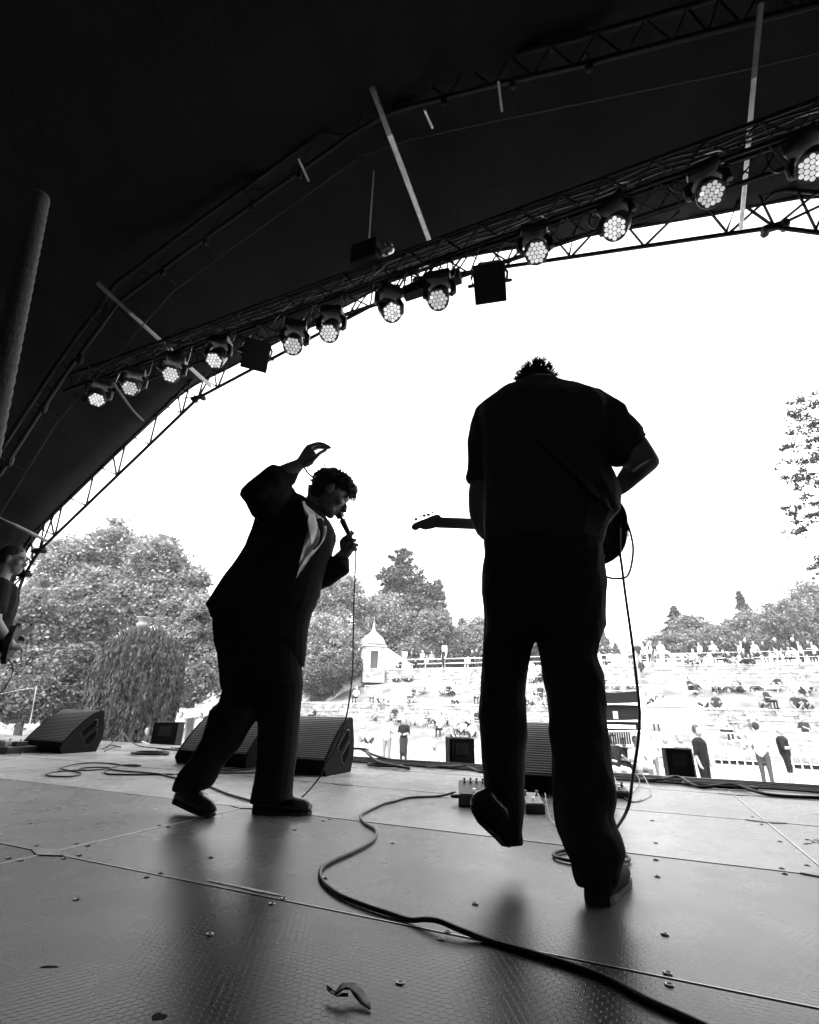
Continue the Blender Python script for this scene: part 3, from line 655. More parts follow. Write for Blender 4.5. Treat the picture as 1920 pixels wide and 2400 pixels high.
# pedals and their leads
def pedal(x, y, hu, hv, hz, yaw, label, top_mat, knobs=3, foot=True):
    base = fl(x, y); t = thing('effects_pedal', base, label=label, category='pedal', group='effects pedals')
    a = YAW+yaw; X = Vector((math.cos(a), math.sin(a), 0)); Y = Vector((-math.sin(a), math.cos(a), 0))
    b = MB(); b.prism([base-Y*hv, base+Y*hv, base+Y*hv+ZU*hz, base-Y*hv+ZU*hz*.55], -X*hu, X*hu); obj('case', b, K_BLKMETAL, t, bevel=.004)
    tp = MB(); A = base-Y*(hv-.006)+ZU*(hz*.55+.004); B = base+Y*(hv-.006)+ZU*(hz+.002); nn = (B-A).normalized(); up_ = X.cross(nn)
    tp.prism([A-X*(hu-.006), A+X*(hu-.006), B+X*(hu-.006), B-X*(hu-.006)], Vector((0, 0, 0)), up_*.002); obj('top_plate', tp, top_mat, t)
    for k in range(knobs):
        c = B-nn*.03+X*(hu*(-.6+1.2*k/max(1, knobs-1))); q_ = MB(); q_.tube([c, c+up_*.022, c+up_*.024], [.010, .009, .006], 10); obj('knob', q_, K_PLASTIC, t)
    c = A+nn*.04; q_ = MB(); q_.tube([c, c+up_*.014], .009, 10); obj('foot_switch', q_, K_STEEL, t)
    jk = MB(); c = base-X*hu+ZU*hz*.35; jk.capsule(c, c-X*.035, .011, .009, 8); obj('jack', jk, K_PLASTIC, t)
    return t
pedal(1112, 1885, .085, .10, .10, R(18), 'black pedal with upright knobs at the left of the guitarist foot', mat('pedal_grey', .06, .5, .4), 4)
pedal(1250, 1903, .048, .065, .075, R(22), 'small pedal with pale top between the guitarist feet', K_PALE, 2)
pedal(1452, 1868, .05, .06, .06, R(20), 'small dark pedal behind the right leg under a tangle of leads', K_BLKMETAL, 2)
cable('patch_lead', [(1280, 1885, .05), (1283, 1905, .03), (1290, 1922), (1305, 1938), (1330, 1950)], .0032, 'pale lead curving from the small pale-topped pedal', K_WHITEC)
cable('patch_lead', [(1225, 1815, .02), (1232, 1800, .09), (1250, 1792, .11), (1280, 1802, .09), (1305, 1812, .05)], .0028, 'thin white lead arching over the gap between the legs', K_WHITEC)
cable('patch_lead', [(1225, 1836, .03), (1250, 1850, .04), (1300, 1868, .02), (1345, 1880)], .0028, 'thin white lead running past the pale-topped pedal', K_WHITEC)
cable('patch_lead', [(1436, 1826, .05), (1450, 1850, .02), (1470, 1876), (1500, 1879), (1525, 1866), (1524, 1855, .02), (1508, 1833, .05), (1490, 1828, .06)], .0034, 'pale lead looping right of the guitarist leg', K_WHITEC)
cable('patch_lead', [(1438, 1860), (1470, 1866), (1495, 1852, .01), (1500, 1838, .03), (1490, 1828, .05)], .003, 'grey lead coiled against the dark pedal', mat('grey_cable', .2, .5, .3))
cable('patch_lead', [(1428, 1866), (1460, 1872), (1482, 1881), (1505, 1876)], .003, 'short black lead lying behind the right leg')
# cable bundle along the stage front
random.seed(5)
for k in range(8):
    P = []
    for u in np.linspace(-6.6, 3.6, 34):
        if u < -5.2+.2*(k % 3): continue
        vv = 4.48+.062*k+.06*noise.noise(Vector((u*.6, k*2.3, 0)))+.03*noise.noise(Vector((u*1.7, k, 4)))
        P.append(S(u, vv, .009+.006*abs(noise.noise(Vector((u, k, 9))))))
    b = MB(); b.tube(spline(P, 3), random.uniform(.006, .009), 6)
    obj('stage_cable', b, K_RUBBER, smooth=True, label='black cable laid along the stage front, %s of eight counted from the deck side' % NTH[k], category='cable', group='cables bundled along the stage front')
for k, P in enumerate([[(612, 1765, .02), (838, 1772, .06), (860, 1782, .05), (890, 1796, .02), (960, 1805)], [(840, 1768, .05), (880, 1779, .02), (930, 1786), (1000, 1790)]]):
    cable('stage_cable', P, .012, ['thick black cable dropping off the right monitor onto the bundle', 'second thick cable rising beside the right monitor'][k])
def coil(cx, cy, ru, rv, turns, label, r=.006, seed=1):
    c = fl(cx, cy); P = []; random.seed(seed)
    for i in range(turns*14):
        a = 2*math.pi*i/14; k = 1+.12*math.sin(i*.37)+random.uniform(-.03, .03); P.append(c+E1*(ru*k*math.cos(a))+E2*(rv*k*math.sin(a))+ZU*(r+.004*(i/14)))
    b = MB(); b.tube(spline(P, 3), r, 6); return obj('cable_coil', b, K_RUBBER, smooth=True, label=label, category='cable')
coil(352, 1769, .19, .13, 5, 'coil of black cable on the deck near the left fill speaker')
coil(905, 1797, .16, .10, 3, 'loose cable coil on the bundle right of the monitor pair', .007, 2)
coil(1690, 1846, .22, .09, 3, 'loose cable coil lying on the bundle right of the right fill speaker', .008, 3)
cable('stage_cable', [(1000, 1800), (1040, 1806, .02), (1090, 1801, .01), (1130, 1812), (1170, 1808, .02)], .009, 'slack black cable draped over the bundle left of the guitarist')
cable('stage_cable', [(1500, 1829), (1545, 1838, .02), (1590, 1834, .03), (1640, 1848), (1720, 1850, .02), (1800, 1866), (1930, 1874)], .010, 'slack black cable draped over the bundle at the right')
cable('stage_cable', [(242, 1756), (262, 1750, .04), (283, 1738, .10), (300, 1745, .05), (330, 1750), (400, 1757)], .006, 'thin cable standing up off the deck right of the far left monitor')
cable('stage_cable', [(245, 1762), (270, 1756, .02), (283, 1752), (262, 1748), (250, 1754)], .006, 'small cable loop right of the far left monitor')
# singer's microphone lead on the deck
cable('floor_lead', [(417, 1816.5), (306, 1817.6), (256, 1816), (245, 1812), (256, 1806), (290, 1809), (330, 1812), (373, 1816), (395, 1822), (425, 1828), (455, 1835), (492, 1846), (530, 1862), (562, 1872), (590, 1880)], .0055, 'black lead sweeping across the deck behind the singer feet')
cable('floor_lead', [(259, 1801), (230, 1799.5), (200, 1801), (186, 1804), (200, 1807), (235, 1805), (258, 1802), (268, 1799), (283, 1795), (310, 1794), (330, 1795.5), (318, 1797.5), (295, 1796), (270, 1792), (223, 1789), (180, 1792), (150, 1799), (146, 1804), (165, 1808), (188, 1813), (186, 1818), (160, 1822), (125, 1821), (108, 1818.5), (120, 1812), (160, 1808), (200, 1806)], .0048, 'looped black lead lying on the deck below the left monitor')
cable('floor_lead', [(600, 1813), (560, 1813.5), (525, 1813), (500, 1812), (470, 1813), (415, 1816)], .0055, 'straight black lead between the pair of monitors and the loops')
cable('floor_lead', [(600, 1803), (570, 1806), (540, 1808), (512, 1806), (540, 1803), (590, 1800)], .006, 'flat black cable loop behind the singer legs')
# cluttered pedalboard at the far left
bp = fl(10, 1762); t = thing('pedalboard', bp, label='cluttered pedalboard at the far left edge of the deck', category='pedalboard')
b = MB(); b.box(bp+ZU*.03+E1*-.1, (.38, .14, .03), (E1, E2, ZU)); obj('board', b, K_BLKMETAL, t, bevel=.005)
random.seed(9)
for k in range(7):
    c = bp+E1*(-.42+.1*k)+E2*random.uniform(-.06, .05)+ZU*.08; b = MB(); b.box(c, (.036, .055, .022), (E1, E2, ZU)); obj('pedal', b, random.choice([K_PALE, K_BLKMETAL, K_STEEL, mat('grey_sticker', .2)]), t, bevel=.004)
    b = MB(); b.tube([c+ZU*.02, c+ZU*.04], .011, 8); obj('knob', b, K_PALE, t)
cable('patch_lead', [(54, 1750, .03), (52, 1768), (40, 1776), (15, 1781), (-40, 1785)], .004, 'white lead trailing off the far left pedalboard', K_WHITEC)
bc = fl(52, 1752); b = MB(); b.ell(bc+E2*.35+ZU*.08, (.2, .13, .15), (E1, E2, ZU)); b.ell(bc+E2*.35-E1*.2+ZU*.05, (.16, .12, .1), (E1, E2, ZU)); t = thing('gear_bag', bc+E2*.35, label='slumped dark gear bag behind the far left monitor', category='bag'); uobj('bag_body', b, .02, K_BLACK, t, 4, (.012, 9))

# dry leaf on the deck
lc = fl(815, 2356); t = thing('dry_leaf', lc, label='curled dry leaf lying on the deck at bottom centre', category='leaf')
b = MB()
def leaf_strip(pts, wds, hs):
    P = [fl(x, y) for x, y in pts]; rings = []
    for i, p in enumerate(P):
        d = (P[min(i+1, len(P)-1)]-P[max(i-1, 0)]).normalized(); nr = Vector((-d.y, d.x, 0)); z = ZU*hs[i]
        rings.append([p+nr*wds[i]+z, p+z*.55+ZU*.002, p-nr*wds[i]+z*1.1, p+z*.55+ZU*.0035])
    b.loft(rings)
leaf_strip([(764, 2337), (775, 2345), (792, 2350), (815, 2352)], [.001, .006, .008, .004], [.016, .012, .010, .012])
leaf_strip([(784, 2352), (805, 2341), (825, 2340), (842, 2349), (855, 2362), (868, 2372)], [.002, .010, .013, .012, .009, .002], [.014, .018, .016, .010, .006, .003])
obj('leaf_blade', b, mat('dry_leaf', .06, .6, .35, .5, 60), t, smooth=True)

# ================================================================== PEOPLE ON STAGE
def head_parts(b, c, f, u, s=1.0):
    f = Vector(f).normalized(); u = (Vector(u)-f*Vector(u).dot(f)).normalized(); r = f.cross(u); A = (r, f, u)
    def E(x, y, z, a, bb, cc): b.ell(c+(r*x+f*y+u*z)*s, (a*s, bb*s, cc*s), A)
    E(0, -.012, .035, .076, .096, .088); E(0, .022, -.02, .064, .074, .092); E(0, .045, -.075, .048, .045, .045); E(0, .068, -.102, .024, .024, .02)
    E(0, .086, .022, .052, .014, .012); E(0, .088, -.062, .026, .014, .009); E(0, .088, -.078, .022, .013, .009)
    b.tube([c+(f*.088+u*.02)*s, c+(f*.104-u*.012)*s, c+(f*.116-u*.034)*s, c+(f*.092-u*.044)*s], [.010*s, .012*s, .017*s, .010*s], 8)
    for k in (-1, 1):
        E(k*.032, .078, .006, .014, .012, .010); E(k*.044, .06, -.025, .022, .03, .024); E(k*.078, -.008, -.012, .010, .022, .034)
    return r, f, u
def finger(b, pts, r=.0085):
    P = spline(pts, 3); n = len(P); b.tube(P, [r*(1.05-.3*i/n) for i in range(n)], 8); b.ell(P[-1], (r*.72,)*3, n=8, m=5); b.ell(P[0], (r*1.05,)*3, n=8, m=5)
def shoe(name, heel, toe, zup, w, parent, lift=0.0, smat=None, h=.075):
    f = (toe-heel); L = f.length; f.normalize(); r = f.cross(zup).normalized(); u = r.cross(f)
    b = MB(); prof = [(-.045, .010, .03), (-.03, .022, .05), (0, .031, .072), (.1, .036, .085), (.3, .038, .085), (.5, .043, .066), (.72, .048, .05), (.9, .044, .042), (1.0, .03, .03), (1.03, .012, .02)]
    rings = []
    for k, ww, hh in prof:
        c = heel+f*(L*k)+u*.022; ww = ww*w/.045; hh = hh*h/.075
        rings.append([c+r*(ww*math.cos(t_))*(1 if math.sin(t_) < .3 else .85)+u*(hh*max(math.sin(t_), 0)) for t_ in [math.pi*j/11 for j in range(12)]]+[c-r*ww*.6-u*.004, c+r*ww*.6-u*.004])
    b.loft(rings); up_o = obj(name, b, smat or K_LEATHER, parent, smooth=True)
    s_ = MB(); rings = []
    for k, ww, hh in prof:
        c = heel+f*(L*k); ww = ww*w/.045*1.03; tz = .02 if k < .28 else .013
        rings.append([c-r*ww+u*.001, c+r*ww+u*.001, c+r*ww+u*tz, c-r*ww+u*tz])
    s_.loft(rings); obj('sole', s_, K_SOLE, up_o)
    l = MB(); 
    for k in range(4):
        c = heel+f*(L*(.40+.08*k))+u*(.022+.082-.011*k); l.tube([c-r*.022, c+u*.006, c+r*.022], .003, 5)
    c = heel+f*(L*.42)+u*.105; l.tube(spline([c, c+f*.03+r*.02+u*.01, c+f*.055+r*.03-u*.03, c+f*.02+r*.03-u*.05, c], 5), .0022, 5); obj('lace', l, K_RUBBER, up_o)
    return up_o

# ---------------- guitarist seen from behind
YG = 1.72
gt = thing('person', Vector((.50, 1.72, 0)), label='guitarist seen from behind in dark short-sleeved shirt and jeans, head bowed', category='person')
def RG(c, rows_): return [(c(l[0], l[1]), c(r[0], r[1]), YG+dy, dr) for l, r, dy, dr in rows_]
def rowsx(c, L): return [(c(a, y), c(bb, y), YG+dy, dr) for y, a, bb, dy, dr in L]
shirt = MB()
shirt.limb(rowsx(c5, [(185, 770, 950, .09, .55), (203, 735, 975, .085, .55), (222, 695, 1003, .07, .5), (262, 605, 1130, .05, .42), (310, 525, 1235, .03, .42), (362, 476, 1310, .02, .42), (430, 478, 1320, .0, .44), (520, 500, 1290, -.01, .46), (610, 507, 1262, -.01, .46), (680, 508, 1247, 0, .46), (780, 510, 1297, .01, .46), (885, 512, 1338, .02, .46), (1000, 513, 1318, .03, .46), (1100, 515, 1255, .03, .48), (1185, 518, 1222, .03, .5), (1196, 522, 1216, .03, .48)]), 28, 2.5)
shirt.limb(RG(c5, [((520, 310), (700, 480), .03, .8), ((462, 365), (640, 480), .03, .8), ((434, 455), (620, 530), .04, .85), ((418, 560), (600, 590), .05, .85), ((407, 660), (585, 680), .07, .8), ((399, 730), (570, 735), .09, .8), ((389, 772), (560, 785), .10, .8), ((396, 795), (556, 805), .10, .75), ((412, 814), (552, 818), .10, .7)]))
shirt.limb(RG(c5, [((1180, 270), (1080, 560), .03, .8), ((1255, 316), (1170, 600), .02, .8), ((1345, 362), (1240, 655), .0, .75), ((1368, 405), (1262, 672), .0, .75), ((1418, 440), (1300, 688), -.02, .72), ((1452, 470), (1325, 696), -.03, .7), ((1476, 496), (1340, 697), -.03, .7), ((1472, 510), (1346, 695), -.03, .66), ((1494, 530), (1358, 699), -.04, .68), ((1484, 546), (1366, 696), -.04, .6)]))
uobj('shirt', shirt, .007, K_BLACK, gt, 2, (.010, 8, (1, 1, .6), 3))
jeans = MB()
jeans.limb(rowsx(c5, [(1110, 520, 1212, .03, .44), (1180, 518, 1214, .03, .46), (1250, 517, 1227, .03, .48), (1330, 512, 1236, .03, .5), (1440, 508, 1243, .03, .5), (1560, 510, 1246, .03, .5)])+rowsx(c6, [(100, 511, 1243, .03, .48), (160, 512, 1238, .03, .46), (235, 520, 1215, .03, .4)]), 26, 2.5)
jeans.limb(rowsx(c6, [(90, 520, 845, .03, .8), (160, 511, 852, .03, .85), (225, 510, 834, .03, .85), (265, 509, 812, .04, .85), (310, 508, 793, .05, .85), (420, 500, 777, .07, .85), (520, 494, 765, .09, .85), (600, 490, 752, .11, .85), (700, 487, 762, .13, .85), (830, 480, 762, .15, .85), (980, 490, 752, .16, .85), (1130, 505, 748, .16, .85), (1250, 530, 747, .16, .8), (1350, 560, 745, .15, .8), (1430, 585, 742, .15, .75), (1490, 620, 751, .15, .7), (1517, 655, 748, .15, .6)]))
jeans.limb(rowsx(c6, [(90, 825, 1242, .03, .75), (160, 822, 1238, .03, .78), (225, 836, 1226, .02, .8), (300, 845, 1206, .01, .8), (370, 860, 1192, 0, .85), (430, 874, 1208, -.01, .85), (480, 885, 1225, -.01, .85), (600, 905, 1240, -.02, .85), (740, 917, 1250, -.03, .85), (860, 925, 1260, -.04, .85), (1000, 937, 1280, -.05, .85), (1150, 945, 1295, -.07, .85), (1260, 945, 1296, -.08, .85), (1330, 948, 1284, -.09, .85), (1380, 952, 1296, -.09, .85), (1430, 960, 1312, -.10, .85), (1490, 985, 1345, -.11, .8), (1545, 1012, 1366, -.11, .8), (1585, 1035, 1362, -.11, .8), (1625, 1056, 1340, -.11, .8), (1670, 1066, 1338, -.12, .8), (1730, 1076, 1325, -.12, .8), (1770, 1090, 1300, -.12, .7)]))
uobj('jeans', jeans, .0065, K_DENIM, gt, 2, (.009, 9, (1, 1, .7), 6))
gb = MB()
hc = at(*c5(826, 268), YG+.16)
head_parts(gb, hc, (-.12, .62, -.72), (0, .72, .62), .95)
gb.limb(rowsx(c5, [(190, 745, 935, .12, .9), (225, 735, 950, .09, .9), (265, 690, 1000, .05, .6), (420, 560, 1200, .03, .4), (700, 580, 1180, .03, .4), (1100, 570, 1180, .05, .4), (1400, 560, 1190, .05, .4)]))
gb.limb(rowsx(c6, [(0, 560, 820, .04, .8), (500, 540, 720, .10, .8), (1000, 540, 710, .16, .8), (1350, 620, 710, .15, .8)]))
gb.limb(rowsx(c6, [(0, 870, 1190, .04, .7), (500, 940, 1170, 0, .8), (1000, 1000, 1220, -.05, .8), (1600, 1120, 1300, -.11, .8)]))
gb.limb(RG(c5, [((480, 420), (620, 500), .04, .8), ((440, 600), (570, 640), .06, .8), ((424, 780), (546, 795), .10, .85), ((413, 870), (525, 875), .13, .85), ((411, 940), (520, 940), .16, .85), ((418, 1010), (525, 1005), .19, .85), ((438, 1070), (548, 1045), .22, .85), ((465, 1125), (565, 1080), .25, .8), ((500, 1160), (590, 1105), .27, .75), ((528, 1170), (610, 1118), .28, .6)]))
gb.limb(RG(c5, [((1290, 420), (1220, 600), .0, .8), ((1440, 510), (1340, 670), -.03, .8), ((1492, 560), (1375, 700), -.04, .85), ((1535, 620), (1400, 720), -.05, .85), ((1568, 672), (1425, 735), -.05, .85)]))
gb.limb(RG(c5, [((1579, 690), (1418, 670), -.05, .9), ((1572, 720), (1392, 700), -.04, .9), ((1540, 748), (1362, 710), -.02, .9), ((1470, 805), (1330, 752), .02, .85), ((1410, 855), (1305, 795), .06, .85), ((1368, 888), (1283, 838), .10, .8), ((1310, 930), (1235, 890), .16, .7)]))
# hands: fretting hand round the neck, picking hand over the strings
wl = at(*c5(560, 1140), YG+.28); wr = at(*c5(1270, 915), YG+.20)
gb.ell(wl+Vector((.03, .01, .01)), (.035, .03, .045)); gb.ell(wr+Vector((-.05, .05, -.03)), (.05, .025, .04))
for k in range(4):
    finger(gb, [wl+Vector((.01+.018*k, .02, .03)), wl+Vector((.01+.018*k, .055, .05)), wl+Vector((.012+.018*k, .07, .085)), wl+Vector((.014+.018*k, .05, .10))])
    finger(gb, [wr+Vector((-.06-.002*k, .06, -.01-.018*k)), wr+Vector((-.10, .075, -.02-.02*k)), wr+Vector((-.12, .07, -.035-.02*k))])
finger(gb, [wl+Vector((.02, .0, .03)), wl+Vector((.03, -.01, .06)), wl+Vector((.04, .0, .09))], .0095)
finger(gb, [wr+Vector((-.04, .05, .01)), wr+Vector((-.08, .075, .012)), wr+Vector((-.11, .075, -.01))], .0095)
uobj('body', gb, .006, K_SKIN, gt, 3)
# curly hair
random.seed(21)
hb = MB(); fh = Vector((-.12, .62, -.72)).normalized(); uh = (Vector((0, .72, .62))-fh*Vector((0, .72, .62)).dot(fh)).normalized(); rh = fh.cross(uh)
hb.ell(hc+(uh*.042-fh*.018), (.100, .114, .100), (rh, fh, uh)); hb.ell(hc+(uh*.0-fh*.055), (.090, .064, .09), (rh, fh, uh))
for i in range(1100):
    a = random.uniform(0, 2*math.pi); e = random.uniform(-.5, 1.4); d = rh*(math.cos(a)*math.cos(e))+fh*(math.sin(a)*math.cos(e)*1.15-.12)+uh*(math.sin(e))
    if d.dot(fh) > .55 and d.dot(uh) < .5: continue
    p = hc+(uh*.035-fh*.015)+rh*d.dot(rh)*.088+fh*d.dot(fh)*.098+uh*d.dot(uh)*.088; s = Vector((random.gauss(0, 1), random.gauss(0, 1), random.gauss(0, 1)))*.005
    hb.tube([p-d*.004, p+d*.013+s*.6, p+d*.016+s*1.6, p+d*.015+s*3.0], [.0022, .0018, .0012, .0004], 4)
obj('hair', hb, K_GHAIR, gt, smooth=True)
# collar
cb_ = MB(); cb_.limb(rowsx(c5, [(232, 700, 992, .06, .55), (212, 712, 982, .07, .58), (196, 730, 972, .08, .6)]), 20); uobj('collar', cb_, .008, K_BLACK, gt, 3)
# shoes
heel = fl(*c6(1205, 1882)); toe = fl(*c6(1338, 1702)); toe = heel+(toe-heel).normalized()*.27
shoe('shoe', heel, toe, ZU, .047, gt, smat=mat('worn_suede', .02, .8, .15, .3, 30), h=.09)
tl = at(*c6(690, 1508), YG+.16); hl = at(*c6(500, 1215), YG+.10)
sl_ = MB(); d = (tl-hl)
b = MB(); b.limb(RG(c6, [((450, 1200), (520, 1160), .10, .7), ((428, 1250), (560, 1180), .11, .7), ((434, 1310), (620, 1250), .12, .62), ((470, 1372), (670, 1320), .13, .6), ((528, 1425), (715, 1380), .14, .6), ((575, 1468), (738, 1430), .15, .55), ((612, 1510), (742, 1480), .15, .5), ((660, 1524), (740, 1512), .15, .4)]))
so2 = uobj('shoe', b, .007, K_LEATHER, gt, 3, (.004, 16))
b = MB(); b.limb(RG(c6, [((424, 1262), (446, 1262), .09, 2.6), ((432, 1316), (456, 1306), .10, 2.8), ((468, 1380), (490, 1362), .11, 3.2), ((526, 1434), (548, 1412), .12, 3.4), ((574, 1478), (596, 1456), .13, 3.2), ((612, 1520), (634, 1496), .14, 2.6), ((660, 1530), (680, 1510), .14, 2.0)])); obj('sole', b, K_SOLE, so2, smooth=True)

# guitar
gy = YG+.30
ga = at(*c5(240, 1058), gy); gb_ = at(*c5(1180, 1095), gy+.02); gx = (gb_-ga).normalized(); gz_ = Vector((0, -.12, 1)); gz_ = (gz_-gx*gz_.dot(gx)).normalized(); gn = gx.cross(gz_)
guitar = thing('electric_guitar', ga, label='dark electric guitar held across the guitarist, headstock out to the left', category='guitar')
LN = .70; b0 = ga+gx*.42
out = [(0.02, .03), (.0, .09), (-.05, .145), (-.03, .175), (.03, .165), (.10, .135), (.17, .125), (.24, .145), (.31, .165), (.37, .155), (.415, .10), (.425, .03), (.41, -.06), (.37, -.125), (.30, -.165), (.23, -.17), (.16, -.15), (.10, -.14), (.05, -.155), (.01, -.145), (.01, -.10), (.04, -.06), (.03, -.03)]
out = spline([(a, z, 0) for a, z in out+[out[0]]], 3)[:-1]
body = MB(); ends = []
rings = []
for dn, k in ((.0225, .955), (.018, .99), (.0, 1.0), (-.018, .99), (-.0225, .955)):
    rings.append([b0+gx*(.2+(p.x-.2)*k)+gz_*(p.y*k)+gn*(-dn) for p in out])
body.loft(rings); bo = obj('body', body, mat('guitar_lacquer', .02, .15, .6), guitar, smooth=True)
nk = MB(); nk.box(ga+gx*.215-gn*.0, (.235, .012, .024), (gx, gn, gz_)); obj('neck', nk, mat('maple_neck', .12, .35, .4), guitar, bevel=.006)
HS = [(250, 1030), (236, 1012), (215, 1010), (190, 1018), (150, 1035), (110, 1050), (76, 1065), (62, 1085), (70, 1100), (95, 1106), (115, 1092), (150, 1103), (190, 1095), (230, 1083), (262, 1086)]
hs = MB(); pl = [at(*c5(x, y), gy-.004) for x, y in HS]; hs.prism(pl, gn*-.007, gn*.007); ho = obj('headstock', hs, mat('maple_neck', .12), guitar, bevel=.002)
for (x, y, bx_, by_) in ((68, 1042, 78, 1066), (92, 1037, 100, 1054), (118, 1023, 124, 1045), (142, 1015, 149, 1036), (168, 1010, 174, 1026), (193, 996, 197, 1016)):
    p = at(*c5(x, y), gy); q_ = at(*c5(bx_, by_), gy); k = MB(); k.tube([q_, p], .0022, 6); k.ell(p, (.009, .005, .0065) if (x//24) % 2 else (.004, .009, .0065)); obj('tuning_peg', k, K_STEEL, ho, smooth=True)
pk = MB(); pk.prism([b0+gx*a+gz_*z for a, z in ((.06, .10), (.2, .11), (.28, .06), (.34, -.06), (.2, -.13), (.1, -.1), (.05, -.04))], gn*.0225, gn*.0245); obj('pickguard', pk, K_PLASTIC, bo)
sb = MB()
for k in range(6): sb.tube([ga-gx*.01+gz_*(-.017+.0068*k)+gn*.018, b0+gx*.28+gz_*(-.024+.0096*k)+gn*.034], .0009, 4)
obj('strings', sb, K_STEEL, guitar)
stp = MB(); SP = [at(*c5(560, 322), YG-.03), at(*c5(640, 380), YG-.085), at(*c5(760, 470), YG-.118), at(*c5(900, 580), YG-.128), at(*c5(1080, 760), YG-.122), at(*c5(1200, 880), YG-.088), at(*c5(1290, 970), YG-.02), b0+gx*.34]
SPP = spline(SP, 5)
stp.loft([[p+Vector((0, 0, .022)), p+Vector((0, -.004, .022)), p+Vector((0, -.004, -.022)), p-Vector((0, 0, .022))] for p in SPP]); obj('strap', stp, K_BLACK, guitar)
# guitar lead: jack loop, drop and ring on the deck
jk = b0+gx*.425-gz_*.03
def P3(L, y0, y1): return [at(x, y, y0+(y1-y0)*i/(len(L)-1)) for i, (x, y) in enumerate(L)]
gl_ = MB(); gl_.tube(spline([jk]+P3([(1470, 1227), (1481, 1262), (1484, 1296), (1476, 1340), (1460, 1355), (1422, 1352), (1412, 1328), (1415, 1300)], gy-.02, gy-.12), 6), .0048, 7)
dl = P3([(1453, 1232), (1453, 1290), (1458, 1330), (1466, 1394), (1481, 1500), (1491, 1584), (1499, 1668), (1495, 1744), (1483, 1821), (1472, 1893)], gy-.02, 1.9)
fe = fl(1445, 1958); fe.z = .02
ring_c = fl(*c6(1165, 1602)); ringp = []
ru_ = (fl(*c6(1392, 1610))-fl(*c6(926, 1590))).length/2; 
for k in range(16):
    a = R(60)+2*math.pi*k/14; ringp.append(ring_c+Vector((ru_*math.cos(a), .085*math.sin(a), .006+.0025*k/14)))
gl_.tube(spline(dl+[fe]+ringp, 5), .0056, 7)
obj('guitar_lead', gl_, K_RUBBER, smooth=True, label='black lead dropping from the guitar jack and ringing the guitarist foot', category='cable')

# ---------------- singer in profile
f0 = fl(690, 1911); YS = f0.y-.02
sg = thing('person', Vector((f0.x-.1, YS, 0)), label='singer in dark suit leaning into the microphone with one arm raised', category='person')
def RS(c, rows_): return [(c(l[0], l[1]), c(r[0], r[1]), YS+dy, dr) for l, r, dy, dr in rows_]
def rowS(c, L): return [(c(a, y), c(bb, y), YS+dy, dr) for y, a, bb, dy, dr in L]
YB = fl(480, 1918).y-YS
JT = [((600, 372), (770, 415), 0, .9), ((560, 400), (800, 440), 0, .85), ((515, 460), (845, 470), .0, .75), ((484, 515), (880, 520), .0, .68), ((458, 600), (916, 590), 0, .62), ((425, 680), (908, 680), 0, .60), ((369, 762), (885, 765), 0, .56), ((305, 852), (852, 850), 0, .52), ((250, 932), (838, 935), 0, .48), ((206, 1004), (812, 1010), 0, .46), ((224, 1036), (790, 1050), 0, .46), ((229, 1062), (774, 1130), 0, .44), ((236, 1075), (764, 1230), 0, .4), ((262, 1082), (757, 1300), 0, .32), ((300, 1090), (751, 1352), 0, .26)]
jk_ = MB(); jk_.limb(RS(c4, JT), 28, 2.4)
# raised near sleeve
jk_.limb(RS(c4, [((700, 352), (600, 600), -.10, .8), ((640, 335), (545, 560), -.14, .8), ((560, 330), (490, 525), -.17, .8), ((480, 340), (458, 498), -.19, .85), ((418, 352), (436, 450), -.20, .9), ((392, 378), (410, 410), -.20, .9)]))
jk_.limb(RS(c4, [((390, 385), (415, 420), -.20, .9), ((405, 358), (462, 470), -.20, .9), ((440, 322), (545, 455), -.20, .85), ((500, 276), (605, 392), -.19, .85), ((545, 240), (648, 352), -.19, .85), ((574, 221), (676, 330), -.18, .8), ((605, 226), (700, 312), -.18, .75), ((640, 222), (722, 262), -.18, .6)]))
# far sleeve
jk_.limb(RS(c4, [((760, 500), (900, 545), .12, .9), ((790, 600), (922, 620), .14, .8), ((800, 700), (908, 690), .15, .8), ((770, 800), (885, 790), .15, .85), ((770, 880), (860, 905), .14, .9)]))
jk_.limb(RS(c8, [((960, 1840), (1010, 1640), .14, .8), ((1085, 1826), (1050, 1560), .12, .8), ((1185, 1788), (1110, 1510), .10, .8), ((1285, 1718), (1150, 1480), .08, .75), ((1360, 1665), (1185, 1462), .07, .72), ((1416, 1624), (1215, 1440), .06, .7), ((1412, 1470), (1290, 1400), .06, .5)]))
jo = uobj('jacket', jk_, .0065, K_SUIT, sg, 2, (.0045, 8, (1, 1, .5), 2))
tr = MB()
tr.limb(RS(c4, [((238, 1040), (760, 1060), 0, .42), ((240, 1130), (745, 1150), 0, .44), ((250, 1215), (735, 1230), 0, .46), ((270, 1280), (732, 1290), 0, .48), ((278, 1370), (738, 1370), 0, .48), ((284, 1440), (747, 1440), 0, .46), ((296, 1482), (742, 1490), 0, .42), ((300, 1540), (730, 1560), 0, .34)]), 26, 2.5)
tr.limb(RS(c4, [((310, 1240), (560, 1280), 0, .34), ((296, 1400), (580, 1440), YB*.05, .48), ((294, 1484), (560, 1545), YB*.15, .62), ((276, 1550), (525, 1590), YB*.3, .72), ((226, 1596), (492, 1625), YB*.5, .8), ((212, 1660), (448, 1690), YB*.6, .8), ((182, 1750), (392, 1790), YB*.75, .8), ((118, 1862), (318, 1872), YB*.9, .8), ((62, 1930), (280, 1925), YB, .8), ((36, 1975), (258, 1972), YB, .8), ((22, 2012), (235, 2012), YB, .75), ((12, 2046), (212, 2034), YB, .7)]))
